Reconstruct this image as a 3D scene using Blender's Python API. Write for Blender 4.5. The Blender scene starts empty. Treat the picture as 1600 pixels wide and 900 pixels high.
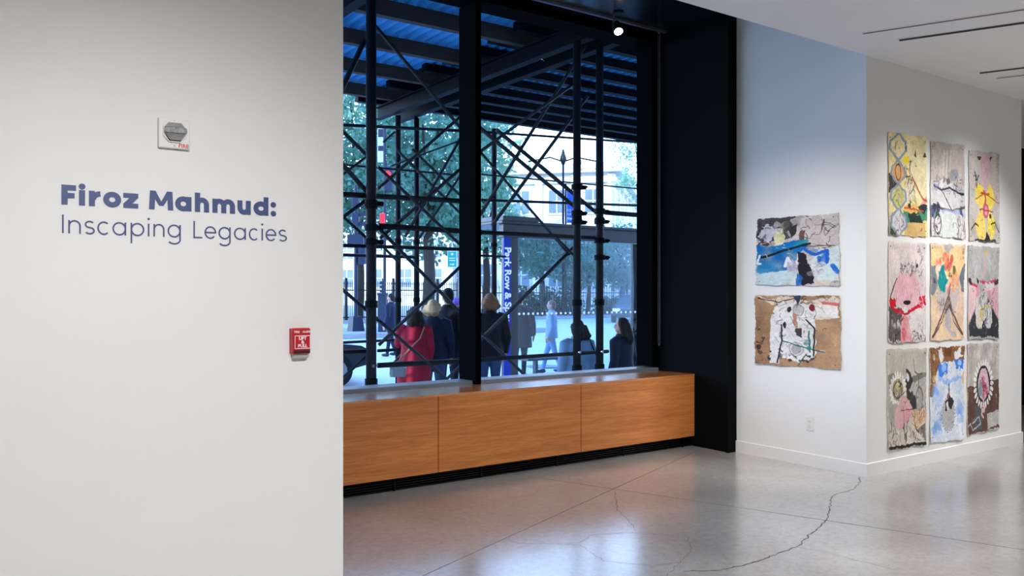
import bpy, bmesh, math, random
import numpy as np
from mathutils import Vector, Matrix, Quaternion

random.seed(7)
rng = np.random.default_rng(7)
scene = bpy.context.scene
COL = scene.collection

# ------------------------------------------------------------------ camera
# X runs along the window wall, Y points out through the window, Z is up.
CAM_H = 1.45
F_PX = 1300.0
CA, SA = math.cos(math.radians(54.73)), math.sin(math.radians(54.73))
HORIZON = 459.0
cam_d = bpy.data.cameras.new('camera')
cam_d.sensor_width = 36.0
cam_d.lens = F_PX / 1600 * 36.0
cam_d.shift_y = (HORIZON - 450) / 1600
cam_d.clip_start = 0.05
cam_d.clip_end = 500
cam = bpy.data.objects.new('camera', cam_d)
COL.objects.link(cam)
cam.location = (0, 0, CAM_H)
cam.rotation_euler = Vector((CA, SA, 0)).to_track_quat('-Z', 'Y').to_euler()
scene.camera = cam

# ------------------------------------------------------------------ world, lights, exposure
scene.view_settings.view_transform = 'Standard'
scene.view_settings.look = 'None'
scene.view_settings.gamma = 1.0
scene.view_settings.use_curve_mapping = False
scene.view_settings.exposure = 0.0
SKY_ZENITH, SKY_HORIZON = (0.16, 0.34, 0.74), (0.95, 0.97, 1.0)
SKY_STRENGTH = 6.5
world = bpy.data.worlds.new('world')
scene.world = world
world.use_nodes = True
bg = world.node_tree.nodes['Background']
wn = world.node_tree
w_tc, w_sep, w_rmp = wn.nodes.new('ShaderNodeTexCoord'), wn.nodes.new('ShaderNodeSeparateXYZ'), wn.nodes.new('ShaderNodeValToRGB')
wn.links.new(w_tc.outputs['Generated'], w_sep.inputs[0]); wn.links.new(w_sep.outputs['Z'], w_rmp.inputs[0]); wn.links.new(w_rmp.outputs[0], bg.inputs[0])
w_rmp.color_ramp.elements[0].position = 0.05; w_rmp.color_ramp.elements[0].color = (*SKY_HORIZON, 1)
w_rmp.color_ramp.elements[1].position = 0.70; w_rmp.color_ramp.elements[1].color = (*SKY_ZENITH, 1)
bg.inputs[1].default_value = SKY_STRENGTH
scene.cycles.max_bounces = 8
scene.cycles.transparent_max_bounces = 16
scene.cycles.sample_clamp_indirect = 4.0
scene.cycles.use_denoising = True

sun_d = bpy.data.lights.new('sun', 'SUN'); sun_d.energy = 6.0; sun_d.angle = math.radians(0.6); sun_d.color = (1.0, 0.95, 0.88)
sun = bpy.data.objects.new('sun', sun_d); COL.objects.link(sun)
sun.rotation_euler = Vector((0.75, 0.50, -0.30)).to_track_quat('-Z', 'Y').to_euler()   # low, from behind the gallery's own building

LAMP = (0.99, 0.985, 1.0)
WARM = (1.0, 0.945, 0.87)
def spot(loc, target, power, deg, blend=0.8, col=LAMP, radius=0.06):
    d = bpy.data.lights.new('track_or_fill_lamp', 'SPOT')
    d.energy = power; d.spot_size = math.radians(deg); d.spot_blend = blend
    d.color = col; d.shadow_soft_size = radius
    o = bpy.data.objects.new('track_or_fill_lamp', d); COL.objects.link(o)
    o.location = loc
    o.rotation_euler = (Vector(target) - Vector(loc)).to_track_quat('-Z', 'Y').to_euler()
    return o
# wall washers of the gallery's ceiling tracks
spot((0.75, -0.1, 3.25), (0.95, 3.76, 0.65), 400, 62, 1.0)
spot((-0.2, 0.3, 3.25), (0.05, 3.76, 0.75), 170, 66, 1.0)
spot((6.75, 2.0, 3.28), (6.75, 3.76, 1.55), 135, 64, 0.9)
spot((7.65, 2.0, 3.28), (7.65, 3.76, 1.6), 140, 64, 0.9)
spot((8.4, 2.0, 3.28), (8.2, 3.76, 0.9), 70, 62, 0.9)
spot((3.4, 2.9, 3.28), (6.09, 4.5, 0.95), 330, 56, 1.0, WARM)
# unseen down-lights added over the room to give bounce light
for lx, ly, e in ((4.2, 2.6, 190), (2.6, 1.0, 200), (7.0, 0.6, 320), (9.5, 1.5, 270), (4.5, -1.5, 340), (0.5, -1.5, 300), (9.0, -2.0, 330)):
    spot((lx, ly, 3.28), (lx, ly, 0), e, 120, 1.0)
spot((3.6, 3.0, 3.28), (4.7, 5.46, 0.35), 170, 64, 1.0)

# ------------------------------------------------------------------ helpers
def ray(px, py):
    r = (px - 800) / F_PX
    return Vector((CA + SA * r, SA - CA * r, (HORIZON - py) / F_PX))
ORG = Vector((0, 0, CAM_H))
def onY(px, py, Y): d = ray(px, py); return ORG + d * (Y / d.y)
def onX(px, py, X): d = ray(px, py); return ORG + d * (X / d.x)
def onZ(px, py, Z): d = ray(px, py); return ORG + d * ((Z - CAM_H) / d.z)
def onD(px, py, D): return ORG + ray(px, py) * D
def cam_xy(r, f): return Vector((CA * f + SA * r, SA * f - CA * r, 0))

def lin(c):
    c = np.asarray(c, dtype=float) / 255.0
    return tuple(np.where(c <= 0.04045, c / 12.92, ((c + 0.055) / 1.055) ** 2.4))

class MB:
    def __init__(s): s.v = []; s.f = []
    def add(s, vs, fs):
        b = len(s.v); s.v.extend([tuple(v) for v in vs]); s.f.extend([tuple(b + i for i in f) for f in fs]); return s
    def box(s, a, b):
        x0, y0, z0 = [min(a[i], b[i]) for i in range(3)]; x1, y1, z1 = [max(a[i], b[i]) for i in range(3)]
        return s.add([(x0,y0,z0),(x1,y0,z0),(x1,y1,z0),(x0,y1,z0),(x0,y0,z1),(x1,y0,z1),(x1,y1,z1),(x0,y1,z1)],
                     [(0,3,2,1),(4,5,6,7),(0,1,5,4),(1,2,6,5),(2,3,7,6),(3,0,4,7)])
    def obox(s, c, ax, ay, az):
        c, ax, ay, az = Vector(c), Vector(ax), Vector(ay), Vector(az)
        vs = [c + ax*i + ay*j + az*k for k in (-1, 1) for i, j in ((-1,-1),(1,-1),(1,1),(-1,1))]
        return s.add(vs, [(0,3,2,1),(4,5,6,7),(0,1,5,4),(1,2,6,5),(2,3,7,6),(3,0,4,7)])
    def tube(s, p, q, r, n=10, r2=None, cap=True):
        p, q = Vector(p), Vector(q); d = (q - p)
        if d.length < 1e-6: return s
        d.normalize(); r2 = r if r2 is None else r2
        a = d.orthogonal().normalized(); b = d.cross(a)
        vs = []
        for c, rr in ((p, r), (q, r2)):
            for i in range(n):
                t = 2 * math.pi * i / n
                vs.append(c + a * math.cos(t) * rr + b * math.sin(t) * rr)
        fs = [(i, (i + 1) % n, n + (i + 1) % n, n + i) for i in range(n)]
        if cap: fs += [tuple(range(n - 1, -1, -1)), tuple(range(n, 2 * n))]
        return s.add(vs, fs)
    def path(s, pts, r, n=8):
        pts = [Vector(p) for p in pts]; rings = []
        prev = None
        for i, p in enumerate(pts):
            d = (pts[min(i + 1, len(pts) - 1)] - pts[max(i - 1, 0)]).normalized()
            a = d.orthogonal().normalized() if prev is None else (prev - d * prev.dot(d)).normalized()
            prev = a; b = d.cross(a); rr = r[i] if isinstance(r, (list, tuple)) else r
            rings.append([p + a * math.cos(2*math.pi*k/n) * rr + b * math.sin(2*math.pi*k/n) * rr for k in range(n)])
        return s.loft(rings)
    def loft(s, rings, cap=True):
        n = len(rings[0]); vs = [v for r in rings for v in r]; fs = []
        for i in range(len(rings) - 1):
            for k in range(n):
                fs.append((i*n + k, i*n + (k+1) % n, (i+1)*n + (k+1) % n, (i+1)*n + k))
        if cap: fs += [tuple(range(n-1, -1, -1)), tuple(range((len(rings)-1)*n, len(rings)*n))]
        return s.add(vs, fs)
    def rings(s, rows, n=16):
        """rows of (cx, cy, cz, rx, ry)"""
        return s.loft([[Vector((cx + rx*math.cos(2*math.pi*k/n), cy + ry*math.sin(2*math.pi*k/n), cz)) for k in range(n)] for cx, cy, cz, rx, ry in rows])
    def ell(s, c, r, nu=14, nv=9):
        c = Vector(c); rows = []
        for j in range(1, nv):
            t = math.pi * j / nv
            rows.append((c.x, c.y, c.z - r[2]*math.cos(t), r[0]*math.sin(t), r[1]*math.sin(t)))
        return s.rings(rows, nu)
    def mesh(s, name, smooth=False):
        m = bpy.data.meshes.new(name); m.from_pydata(s.v, [], s.f)
        if smooth: m.polygons.foreach_set('use_smooth', [True] * len(m.polygons))
        m.update(); return m
    def build(s, name, mat, parent=None, smooth=False, bevel=0, fix=True):
        m = s.mesh(name, smooth)
        if fix:
            bm = bmesh.new(); bm.from_mesh(m); bmesh.ops.recalc_face_normals(bm, faces=bm.faces); bm.to_mesh(m); bm.free()
        return obj(name, m, mat, parent, bevel)

def obj(name, mesh, mat, parent=None, bevel=0):
    o = bpy.data.objects.new(name, mesh); COL.objects.link(o)
    if mat is not None and not mesh.materials: mesh.materials.append(mat)
    if parent is not None: attach(o, parent)
    if bevel:
        b = o.modifiers.new('bevel', 'BEVEL'); b.width = bevel; b.segments = 2; b.limit_method = 'ANGLE'
    return o
def attach(o, parent):
    """all shapes are laid out in world space; only the Empties carry a place of their own"""
    o.parent = parent
    if parent.type == 'EMPTY': o.matrix_parent_inverse = Matrix.Translation(parent.location).inverted()
def tag(o, label=None, cat=None, group=None, kind=None):
    if label: o['label'] = label
    if cat: o['category'] = cat
    if group: o['group'] = group
    if kind: o['kind'] = kind
    return o
def thing(name, label, cat, loc, group=None):
    o = bpy.data.objects.new(name, None); COL.objects.link(o); o.location = loc; o.empty_display_size = 0.1
    return tag(o, label, cat, group)
def struct(o, label, cat): return tag(o, label, cat, kind='structure')

# ------------------------------------------------------------------ materials
def mat(name, col, rough=0.5, metal=0.0, spec=0.5, noise=0.0, scale=6.0, bump=0.0, bscale=None, col2=None, stretch=(1,1,1), emit=None, emit_s=0, coat=0):
    m = bpy.data.materials.new(name); m.use_nodes = True
    nt = m.node_tree; b = nt.nodes['Principled BSDF']
    c = lin(col)
    b.inputs['Base Color'].default_value = (*c, 1); b.inputs['Roughness'].default_value = rough
    b.inputs['Metallic'].default_value = metal; b.inputs['Specular IOR Level'].default_value = spec
    if coat: b.inputs['Coat Weight'].default_value = coat
    if emit:
        b.inputs['Emission Color'].default_value = (*lin(emit), 1); b.inputs['Emission Strength'].default_value = emit_s
    if noise or bump:
        tc = nt.nodes.new('ShaderNodeTexCoord'); mp = nt.nodes.new('ShaderNodeMapping')
        mp.inputs['Scale'].default_value = stretch
        nt.links.new(tc.outputs['Object'], mp.inputs['Vector'])
    if noise:
        n = nt.nodes.new('ShaderNodeTexNoise'); n.inputs['Scale'].default_value = scale; n.inputs['Detail'].default_value = 6
        nt.links.new(mp.outputs[0], n.inputs['Vector'])
        rp = nt.nodes.new('ShaderNodeValToRGB')
        c2 = lin(col2) if col2 is not None else tuple(max(0, x * (1 - noise)) for x in c)
        rp.color_ramp.elements[0].position = 0.3; rp.color_ramp.elements[1].position = 0.7
        rp.color_ramp.elements[0].color = (*c2, 1); rp.color_ramp.elements[1].color = (*c, 1)
        nt.links.new(n.outputs['Fac'], rp.inputs[0]); nt.links.new(rp.outputs[0], b.inputs['Base Color'])
    if bump:
        n2 = nt.nodes.new('ShaderNodeTexNoise'); n2.inputs['Scale'].default_value = bscale or scale * 4; n2.inputs['Detail'].default_value = 4
        nt.links.new(mp.outputs[0], n2.inputs['Vector'])
        bp = nt.nodes.new('ShaderNodeBump'); bp.inputs['Strength'].default_value = bump; bp.inputs['Distance'].default_value = 0.01
        nt.links.new(n2.outputs['Fac'], bp.inputs['Height']); nt.links.new(bp.outputs[0], b.inputs['Normal'])
    return m

M = {}
M['wall'] = mat('wall_paint', (232, 231, 228), 0.75, spec=0.2, noise=0.02, scale=2, bump=0.03, bscale=120)
M['ceil'] = mat('ceiling_paint', (240, 239, 238), 0.85, spec=0.15, noise=0.02, scale=1.5)
M['base'] = mat('baseboard_paint', (232, 231, 229), 0.5, noise=0.02, scale=3)
M['black'] = mat('black_steel', (12, 14, 18), 0.4, spec=0.2, noise=0.3, scale=3)
M['blackmatte'] = mat('black_panel', (6, 8, 11), 0.7, spec=0.06, noise=0.2, scale=2)
M['frame'] = mat('window_frame_paint', (4, 7, 11), 0.8, spec=0.02, noise=0.2, scale=5)
M['soffit'] = mat('soffit_lacquer', (12, 18, 28), 0.22, spec=1.0, noise=0.2, scale=2)
M['grille'] = mat('grille_metal', (16, 17, 19), 0.4, metal=0.6, noise=0.2, scale=8)
M['letter'] = mat('vinyl_navy', (62, 76, 124), 0.5, noise=0.04, scale=10)
M['white_plastic'] = mat('white_plastic', (226, 224, 220), 0.35, noise=0.02, scale=10)
M['grey_plastic'] = mat('grey_plastic', (172, 172, 170), 0.4, noise=0.05, scale=20)
M['dark'] = mat('dark_slot', (14, 14, 15), 0.7, noise=0.1, scale=10)
M['red'] = mat('red_enamel', (190, 22, 36), 0.3, noise=0.05, scale=10)
M['redtext'] = mat('red_print', (214, 70, 62), 0.5, noise=0.02, scale=10)
M['whitetext'] = mat('white_print', (238, 234, 232), 0.5, noise=0.02, scale=10)
M['alu'] = mat('aluminium', (128, 130, 134), 0.35, metal=0.8, noise=0.05, scale=20)
M['steelpipe'] = mat('weathered_pipe', (58, 62, 68), 0.55, spec=0.15, noise=0.3, scale=9)
M['post'] = mat('scaffold_post_paint', (34, 36, 40), 0.55, spec=0.15, noise=0.35, scale=7)
M['girder'] = mat('girder_steel', (14, 17, 23), 0.6, spec=0.08, noise=0.3, scale=4)
M['timber'] = mat('timber_plank', (74, 60, 48), 0.75, noise=0.3, scale=5, stretch=(0.4, 6, 6))
M['deck'] = mat('deck_blue_cast', (70, 172, 236), 0.5, metal=0.0, noise=0.15, scale=3)  # blue cast of the daylight is put into the deck's colour
M['sidewalk'] = mat('sidewalk_concrete', (168, 168, 166), 0.8, noise=0.12, scale=2)
M['road'] = mat('asphalt', (214, 214, 212), 0.7, noise=0.12, scale=1.2)
M['kerb'] = mat('granite_kerb', (150, 150, 150), 0.8, noise=0.15, scale=4)
M['stone'] = mat('limestone', (232, 230, 224), 0.8, noise=0.06, scale=0.6)
M['stone2'] = mat('limestone_cornice', (214, 212, 206), 0.8, noise=0.1, scale=0.8)
M['pane'] = mat('far_window_pane', (110, 128, 146), 0.15, noise=0.2, scale=1)
M['iron'] = mat('wrought_iron', (22, 24, 26), 0.5, metal=0.3, noise=0.2, scale=10)
M['bark'] = mat('tree_bark', (70, 60, 50), 0.9, noise=0.4, scale=6, bump=0.4)
M['skin'] = mat('skin', (205, 160, 135), 0.55, noise=0.06, scale=20)
M['shoe'] = mat('dark_leather', (30, 28, 28), 0.4, noise=0.1, scale=20)
M['tyre'] = mat('tyre_rubber', (20, 20, 21), 0.8, noise=0.1, scale=20)
M['carglass'] = mat('car_glass', (24, 30, 36), 0.08, noise=0.05, scale=3)
M['chrome'] = mat('chrome', (190, 190, 192), 0.2, metal=1.0, noise=0.03, scale=10)

def leaf_mat(name, c1, c2):
    m = mat(name, c1, 0.55, noise=0.5, scale=1.2, col2=c2)
    nt = m.node_tree; b = nt.nodes['Principled BSDF']; out = nt.nodes['Material Output']
    tr = nt.nodes.new('ShaderNodeBsdfTranslucent'); mx = nt.nodes.new('ShaderNodeMixShader'); mx.inputs[0].default_value = 0.4
    tr.inputs[0].default_value = (*lin(c1), 1)
    nt.links.new(b.outputs[0], mx.inputs[1]); nt.links.new(tr.outputs[0], mx.inputs[2]); nt.links.new(mx.outputs[0], out.inputs[0])
    return m
M['leaf'] = leaf_mat('leaf_green', (124, 176, 150), (46, 92, 82))
M['leaf2'] = leaf_mat('leaf_light', (160, 202, 172), (84, 134, 114))
M['hedge'] = leaf_mat('hedge_leaf', (70, 108, 72), (38, 66, 48))

def glass_mat(name, tint, ior=1.45):
    m = bpy.data.materials.new(name); m.use_nodes = True; nt = m.node_tree; nt.nodes.clear()
    out = nt.nodes.new('ShaderNodeOutputMaterial'); t = nt.nodes.new('ShaderNodeBsdfTransparent'); g = nt.nodes.new('ShaderNodeBsdfGlossy')
    f = nt.nodes.new('ShaderNodeFresnel'); mx = nt.nodes.new('ShaderNodeMixShader')
    t.inputs[0].default_value = (*tint, 1); g.inputs['Roughness'].default_value = 0.0; f.inputs['IOR'].default_value = ior
    nt.links.new(f.outputs[0], mx.inputs[0]); nt.links.new(t.outputs[0], mx.inputs[1]); nt.links.new(g.outputs[0], mx.inputs[2]); nt.links.new(mx.outputs[0], out.inputs[0])
    return m
M['glass'] = glass_mat('window_glass', (0.60, 0.79, 1.0), 1.22)
M['shelterglass'] = glass_mat('shelter_glass', (0.86, 0.94, 1.0))
M['clear'] = glass_mat('clear_lens', (0.85, 0.85, 0.85))

def wood_mat():
    m = bpy.data.materials.new('oak_veneer'); m.use_nodes = True; nt = m.node_tree; b = nt.nodes['Principled BSDF']
    tc = nt.nodes.new('ShaderNodeTexCoord'); mp = nt.nodes.new('ShaderNodeMapping'); mp.inputs['Scale'].default_value = (0.55, 6, 9)
    nt.links.new(tc.outputs['Object'], mp.inputs[0])
    n1 = nt.nodes.new('ShaderNodeTexNoise'); n1.inputs['Scale'].default_value = 2.2; n1.inputs['Detail'].default_value = 8; n1.inputs['Distortion'].default_value = 0.6
    n2 = nt.nodes.new('ShaderNodeTexNoise'); n2.inputs['Scale'].default_value = 14; n2.inputs['Detail'].default_value = 4
    nt.links.new(mp.outputs[0], n1.inputs[0]); nt.links.new(mp.outputs[0], n2.inputs[0])
    r1 = nt.nodes.new('ShaderNodeValToRGB'); r1.color_ramp.elements[0].position = 0.3; r1.color_ramp.elements[1].position = 0.72
    r1.color_ramp.elements[0].color = (*lin((186, 110, 52)), 1); r1.color_ramp.elements[1].color = (*lin((218, 140, 74)), 1)
    r2 = nt.nodes.new('ShaderNodeValToRGB'); r2.color_ramp.elements[0].position = 0.38; r2.color_ramp.elements[1].position = 0.6
    r2.color_ramp.elements[0].color = (0.72, 0.66, 0.6, 1); r2.color_ramp.elements[1].color = (1, 1, 1, 1)
    mx = nt.nodes.new('ShaderNodeMix'); mx.data_type = 'RGBA'; mx.blend_type = 'MULTIPLY'; mx.inputs[0].default_value = 0.6
    nt.links.new(n1.outputs['Fac'], r1.inputs[0]); nt.links.new(n2.outputs['Fac'], r2.inputs[0])
    nt.links.new(r1.outputs[0], mx.inputs[6]); nt.links.new(r2.outputs[0], mx.inputs[7]); nt.links.new(mx.outputs[2], b.inputs['Base Color'])
    b.inputs['Roughness'].default_value = 0.38
    return m
M['wood'] = wood_mat()
M['woodtop'] = wood_mat(); wt = M['woodtop'].node_tree.nodes['Principled BSDF']
wt.inputs['Roughness'].default_value = 0.22; wt.inputs['Coat Weight'].default_value = 1.0; wt.inputs['Coat IOR'].default_value = 1.8; wt.inputs['Coat Roughness'].default_value = 0.2
M['sill'] = mat('anodised_sill', (150, 160, 172), 0.35, metal=0.5, noise=0.1, scale=6)

def concrete_mat():
    m = bpy.data.materials.new('polished_concrete'); m.use_nodes = True; nt = m.node_tree; b = nt.nodes['Principled BSDF']
    tc = nt.nodes.new('ShaderNodeTexCoord')
    def noise(s, d, dist=0):
        n = nt.nodes.new('ShaderNodeTexNoise'); n.inputs['Scale'].default_value = s; n.inputs['Detail'].default_value = d; n.inputs['Distortion'].default_value = dist
        nt.links.new(tc.outputs['Object'], n.inputs[0]); return n
    a, c, e = noise(1.1, 5, 0.4), noise(26, 8, 0.8), noise(110, 3)
    r1 = nt.nodes.new('ShaderNodeValToRGB'); r1.color_ramp.elements[0].position = 0.3; r1.color_ramp.elements[1].position = 0.7
    r1.color_ramp.elements[0].color = (*lin((158, 155, 151)), 1); r1.color_ramp.elements[1].color = (*lin((190, 187, 182)), 1)
    r2 = nt.nodes.new('ShaderNodeValToRGB'); r2.color_ramp.elements[0].position = 0.32; r2.color_ramp.elements[1].position = 0.6
    r2.color_ramp.elements[0].color = (0.80, 0.795, 0.79, 1); r2.color_ramp.elements[1].color = (1, 1, 1, 1)
    r3 = nt.nodes.new('ShaderNodeValToRGB'); r3.color_ramp.elements[0].position = 0.25; r3.color_ramp.elements[1].position = 0.5
    r3.color_ramp.elements[0].color = (0.86, 0.86, 0.86, 1); r3.color_ramp.elements[1].color = (1, 1, 1, 1)
    nt.links.new(a.outputs['Fac'], r1.inputs[0]); nt.links.new(c.outputs['Fac'], r2.inputs[0]); nt.links.new(e.outputs['Fac'], r3.inputs[0])
    m1 = nt.nodes.new('ShaderNodeMix'); m1.data_type = 'RGBA'; m1.blend_type = 'MULTIPLY'; m1.inputs[0].default_value = 1
    m2 = nt.nodes.new('ShaderNodeMix'); m2.data_type = 'RGBA'; m2.blend_type = 'MULTIPLY'; m2.inputs[0].default_value = 1
    nt.links.new(r1.outputs[0], m1.inputs[6]); nt.links.new(r2.outputs[0], m1.inputs[7])
    nt.links.new(m1.outputs[2], m2.inputs[6]); nt.links.new(r3.outputs[0], m2.inputs[7]); nt.links.new(m2.outputs[2], b.inputs['Base Color'])
    mr = nt.nodes.new('ShaderNodeMapRange'); mr.inputs[3].default_value = 0.30; mr.inputs[4].default_value = 0.38
    nt.links.new(a.outputs['Fac'], mr.inputs[0]); nt.links.new(mr.outputs[0], b.inputs['Roughness'])
    b.inputs['Specular IOR Level'].default_value = 0.9; b.inputs['Coat Weight'].default_value = 1.0; b.inputs['Coat Roughness'].default_value = 0.19; b.inputs['Coat IOR'].default_value = 1.95
    return m
M['concrete'] = concrete_mat()

# ================================================================== THE ROOM
YW = 3.76          # plane of the title wall and of the pier's long face
XT = 1.658         # free end of the title wall
XP = 6.094         # pier's short face
ZC = 3.34          # gallery ceiling
YB, YF = 5.46, 5.89  # bench front, window frame front
XL = 5.995         # black lining of the window bay
ZS = 4.0          # black soffit over the bay

# floor: concrete slabs parted by two saw-cut joints
fl = MB().box((-3.2, -6.2, -0.12), (12.6, 6.1, -0.03)).build('floor', M['dark'])
struct(fl, 'polished grey concrete floor with saw cut joints and cracks', 'floor')
def clip(poly, n, c, keep):
    out = []
    for i in range(len(poly)):
        a, b = poly[i], poly[(i + 1) % len(poly)]
        da, db = (n.dot(a) - c) * keep, (n.dot(b) - c) * keep
        if da >= 0: out.append(a)
        if (da > 0 > db) or (da < 0 < db): out.append(a + (b - a) * (da / (da - db)))
    return out
def line2(p, q):
    a, b = onZ(*p, 0), onZ(*q, 0); d = Vector((b.x - a.x, b.y - a.y)).normalized(); n = Vector((-d.y, d.x))
    return n, n.dot(Vector((a.x, a.y)))
J1, J2 = line2((660, 900), (1069, 713.6)), line2((872.5, 751), (1600, 859))
rect = [Vector(p) for p in ((-3.2, -6.2), (12.6, -6.2), (12.6, 6.1), (-3.2, 6.1))]
for k1 in (1, -1):
    for k2 in (1, -1):
        pl = clip(rect, J1[0], J1[1] + k1 * 0.0045, k1)
        pl = clip(pl, J2[0], J2[1] + k2 * 0.0045, k2)
        if len(pl) < 3: continue
        n = len(pl)
        MB().add([(p.x, p.y, -0.03) for p in pl] + [(p.x, p.y, 0) for p in pl],
                 [tuple(range(n)), tuple(range(n, 2*n))] + [(i, (i+1) % n, n + (i+1) % n, n + i) for i in range(n)]).build('slab', M['concrete'], fl)
M['crack'] = mat('floor_crack', (74, 68, 62), 0.9, noise=0.3, scale=30)
def crack(pts, w, jit, seed):
    rr = random.Random(seed); P = [onZ(*p, 0.0008) for p in pts]; fine = []
    for a, b in zip(P[:-1], P[1:]):
        k = max(3, int((b - a).length / 0.025))
        d = (b - a).normalized(); nn = Vector((-d.y, d.x, 0))
        for i in range(k): fine.append(a + (b - a) * i / k + nn * rr.uniform(-jit, jit) * (i > 0))
    fine.append(P[-1]); vs, fs = [], []
    for i, p in enumerate(fine):
        d = (fine[min(i+1, len(fine)-1)] - fine[max(i-1, 0)]).normalized(); nn = Vector((-d.y, d.x, 0)) * w * rr.uniform(0.4, 1.2)
        vs += [p + nn, p - nn]
        if i: fs.append((2*i-2, 2*i-1, 2*i+1, 2*i))
    MB().add(vs, fs).build('crack', M['crack'], fl)
crack([(1341, 745), (1345, 753), (1332, 765), (1304, 773), (1300, 777), (1296, 793), (1291, 813), (1277, 826), (1258, 842), (1247, 853), (1222, 862), (1196, 872), (1165, 882), (1125, 891), (1068, 893)], 0.0036, 0.010, 1)
crack([(1247, 855), (1290, 862), (1340, 876), (1400, 890)], 0.0014, 0.006, 2)
crack([(961, 768), (964, 796), (975, 806), (994, 828)], 0.0018, 0.008, 3)
crack([(902, 849), (925, 836), (975, 832), (1045, 836)], 0.0015, 0.008, 4)
crack([(790, 843), (810, 849), (880, 850), (905, 851), (945, 877), (1020, 884), (1060, 878)], 0.0014, 0.008, 5)
crack([(1075, 838), (1080, 860), (1060, 880), (1042, 900)], 0.0012, 0.008, 6)
crack([(1330, 760), (1220, 790), (1100, 800)], 0.0009, 0.010, 8)

def wallbox(name, a, b, label, m='wall', cat='wall'):
    return struct(MB().box(a, b).build(name, M[m]), label, cat)
wallbox('wall_left', (-3.2, YW, 0), (XT, YW + 0.2, 4.4), 'white painted wall carrying the navy exhibition title')
wallbox('wall_pier', (XP, YW, 0), (8.75, 6.1, 4.6), 'white pier hung with works on paper on two faces')
wallbox('wall_bay', (-0.4, YW + 0.2, 0), (-0.2, 6.1, 4.6), 'white side wall of the window bay behind the title wall')
wallbox('wall_rear', (-3.2, -6.4, 0), (12.6, -6.2, ZC), 'white rear wall of the gallery')
wallbox('wall_west', (-3.4, -6.4, 0), (-3.2, YW + 0.2, ZC), 'white end wall of the gallery beside the title wall')
wallbox('wall_east', (12.6, -6.4, 0), (12.8, 6.1, ZC), 'white far end wall of the gallery')
wallbox('wall_recess', (8.75, 5.0, 0), (12.6, 5.1, ZC), 'black panel standing in for the dark doorway past the pier', 'blackmatte')  # flat black put in for the darkness of a doorway
wallbox('wall_recess_side', (8.752, YW + 0.035, 0), (8.80, 5.0, ZC), 'black lining on the far side of the pier', 'blackmatte')
wallbox('ceiling', (-3.4, -6.4, ZC), (12.8, YW, ZC + 0.25), 'white plaster gallery ceiling with dark slots', 'ceil', 'ceiling')
wallbox('ceiling_recess', (8.75, YW, ZC), (12.8, 5.1, ZC + 0.25), 'white ceiling of the recess past the pier', 'ceil', 'ceiling')
wallbox('wall_header', (-3.2, YW - 0.02, ZC + 0.25), (XP, YW, 4.6), 'black upstand above the ceiling edge facing the window bay', 'blackmatte')  # unseen upstand, made black to cut bounce onto the pier
wallbox('ceiling_bay_upper', (-0.4, YW, 4.25), (XP, 5.07, 4.6), 'black upper ceiling of the window bay', 'blackmatte', 'ceiling')
wallbox('ceiling_bay', (-0.4, 5.07, ZS), (XL, 6.16, ZS + 0.9), 'glossy black soffit over the window bay', 'soffit', 'ceiling')
# bay lining
struct(MB().box((XL, 5.07, 0), (XP - 0.001, 6.158, 4.25)).build('wall_bay_lining', M['blackmatte']), 'black steel lining at the right end of the window bay', 'wall')
struct(MB().box((XL - 0.02, 5.045, 0), (XP - 0.001, 5.07, 4.25)).build('trim_1', M['blackmatte']), 'black edge strip of the window bay lining', 'trim')
# baseboards
bb = MB().add([(XP - 0.016, YW - 0.016, 0), (XP - 0.016, 5.043, 0), (XP, 5.043, 0), (XP, YW, 0),
               (XP - 0.016, YW - 0.016, 0.102), (XP - 0.016, 5.043, 0.102), (XP, 5.043, 0.106), (XP, YW, 0.106)],
              [(0,1,2,3),(4,5,6,7),(0,1,5,4),(1,2,6,5),(2,3,7,6),(3,0,4,7)]).build('baseboard_left', M['base'])
struct(bb, 'white baseboard under the two landscape works', 'baseboard')
bb = MB().add([(XP - 0.016, YW - 0.016, 0), (8.75, YW - 0.016, 0), (8.75, YW, 0), (XP, YW, 0),
               (XP - 0.016, YW - 0.016, 0.102), (8.75, YW - 0.016, 0.102), (8.75, YW, 0.106), (XP, YW, 0.106)],
              [(0,1,2,3),(4,5,6,7),(0,1,5,4),(1,2,6,5),(2,3,7,6),(3,0,4,7)]).build('baseboard_right', M['base'])
struct(bb, 'white baseboard under the nine portrait works', 'baseboard')

# ceiling slots
M['slotgrey'] = mat('slot_grey', (92, 88, 84), 0.7, noise=0.1, scale=10)
def slot(p, q, w, label, m, ext):
    a, b = onZ(*p, ZC), onZ(*q, ZC); d = (b - a).normalized(); b = a + d * ext; nn = Vector((-d.y, d.x, 0))
    t = thing('ceiling_slot', label, 'ceiling slot', a, 'dark slots in the ceiling')
    c = (a + b) / 2; L = (b - a).length / 2; up = Vector((0, 0, 1))
    MB().obox(c - up * 0.002, d * L, nn * w * 0.5, up * 0.004).build('slot_shade_strip', M[m], t)  # flat dark strip drawn for the shade inside the slot
    for s in (1, -1):
        MB().obox(c + nn * s * (w * 0.5 + 0.006) - up * 0.0015, d * (L + 0.01), nn * 0.006, up * 0.003).build('slot_flange', M['ceil'], t)
slot((1349, 51.6), (1600, 14), 0.022, 'thin grey ceiling slot nearest the camera', 'slotgrey', 3.4)
slot((1405, 62), (1600, 34.4), 0.05, 'wide black ceiling slot second from the camera', 'dark', 3.4)
slot((1531, 113.4), (1600, 105), 0.05, 'short black ceiling slot near the right edge', 'dark', 3.0)
slot((1558, 121.5), (1600, 116.5), 0.022, 'faint grey ceiling slot farthest from the camera', 'slotgrey', 3.0)

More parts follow.
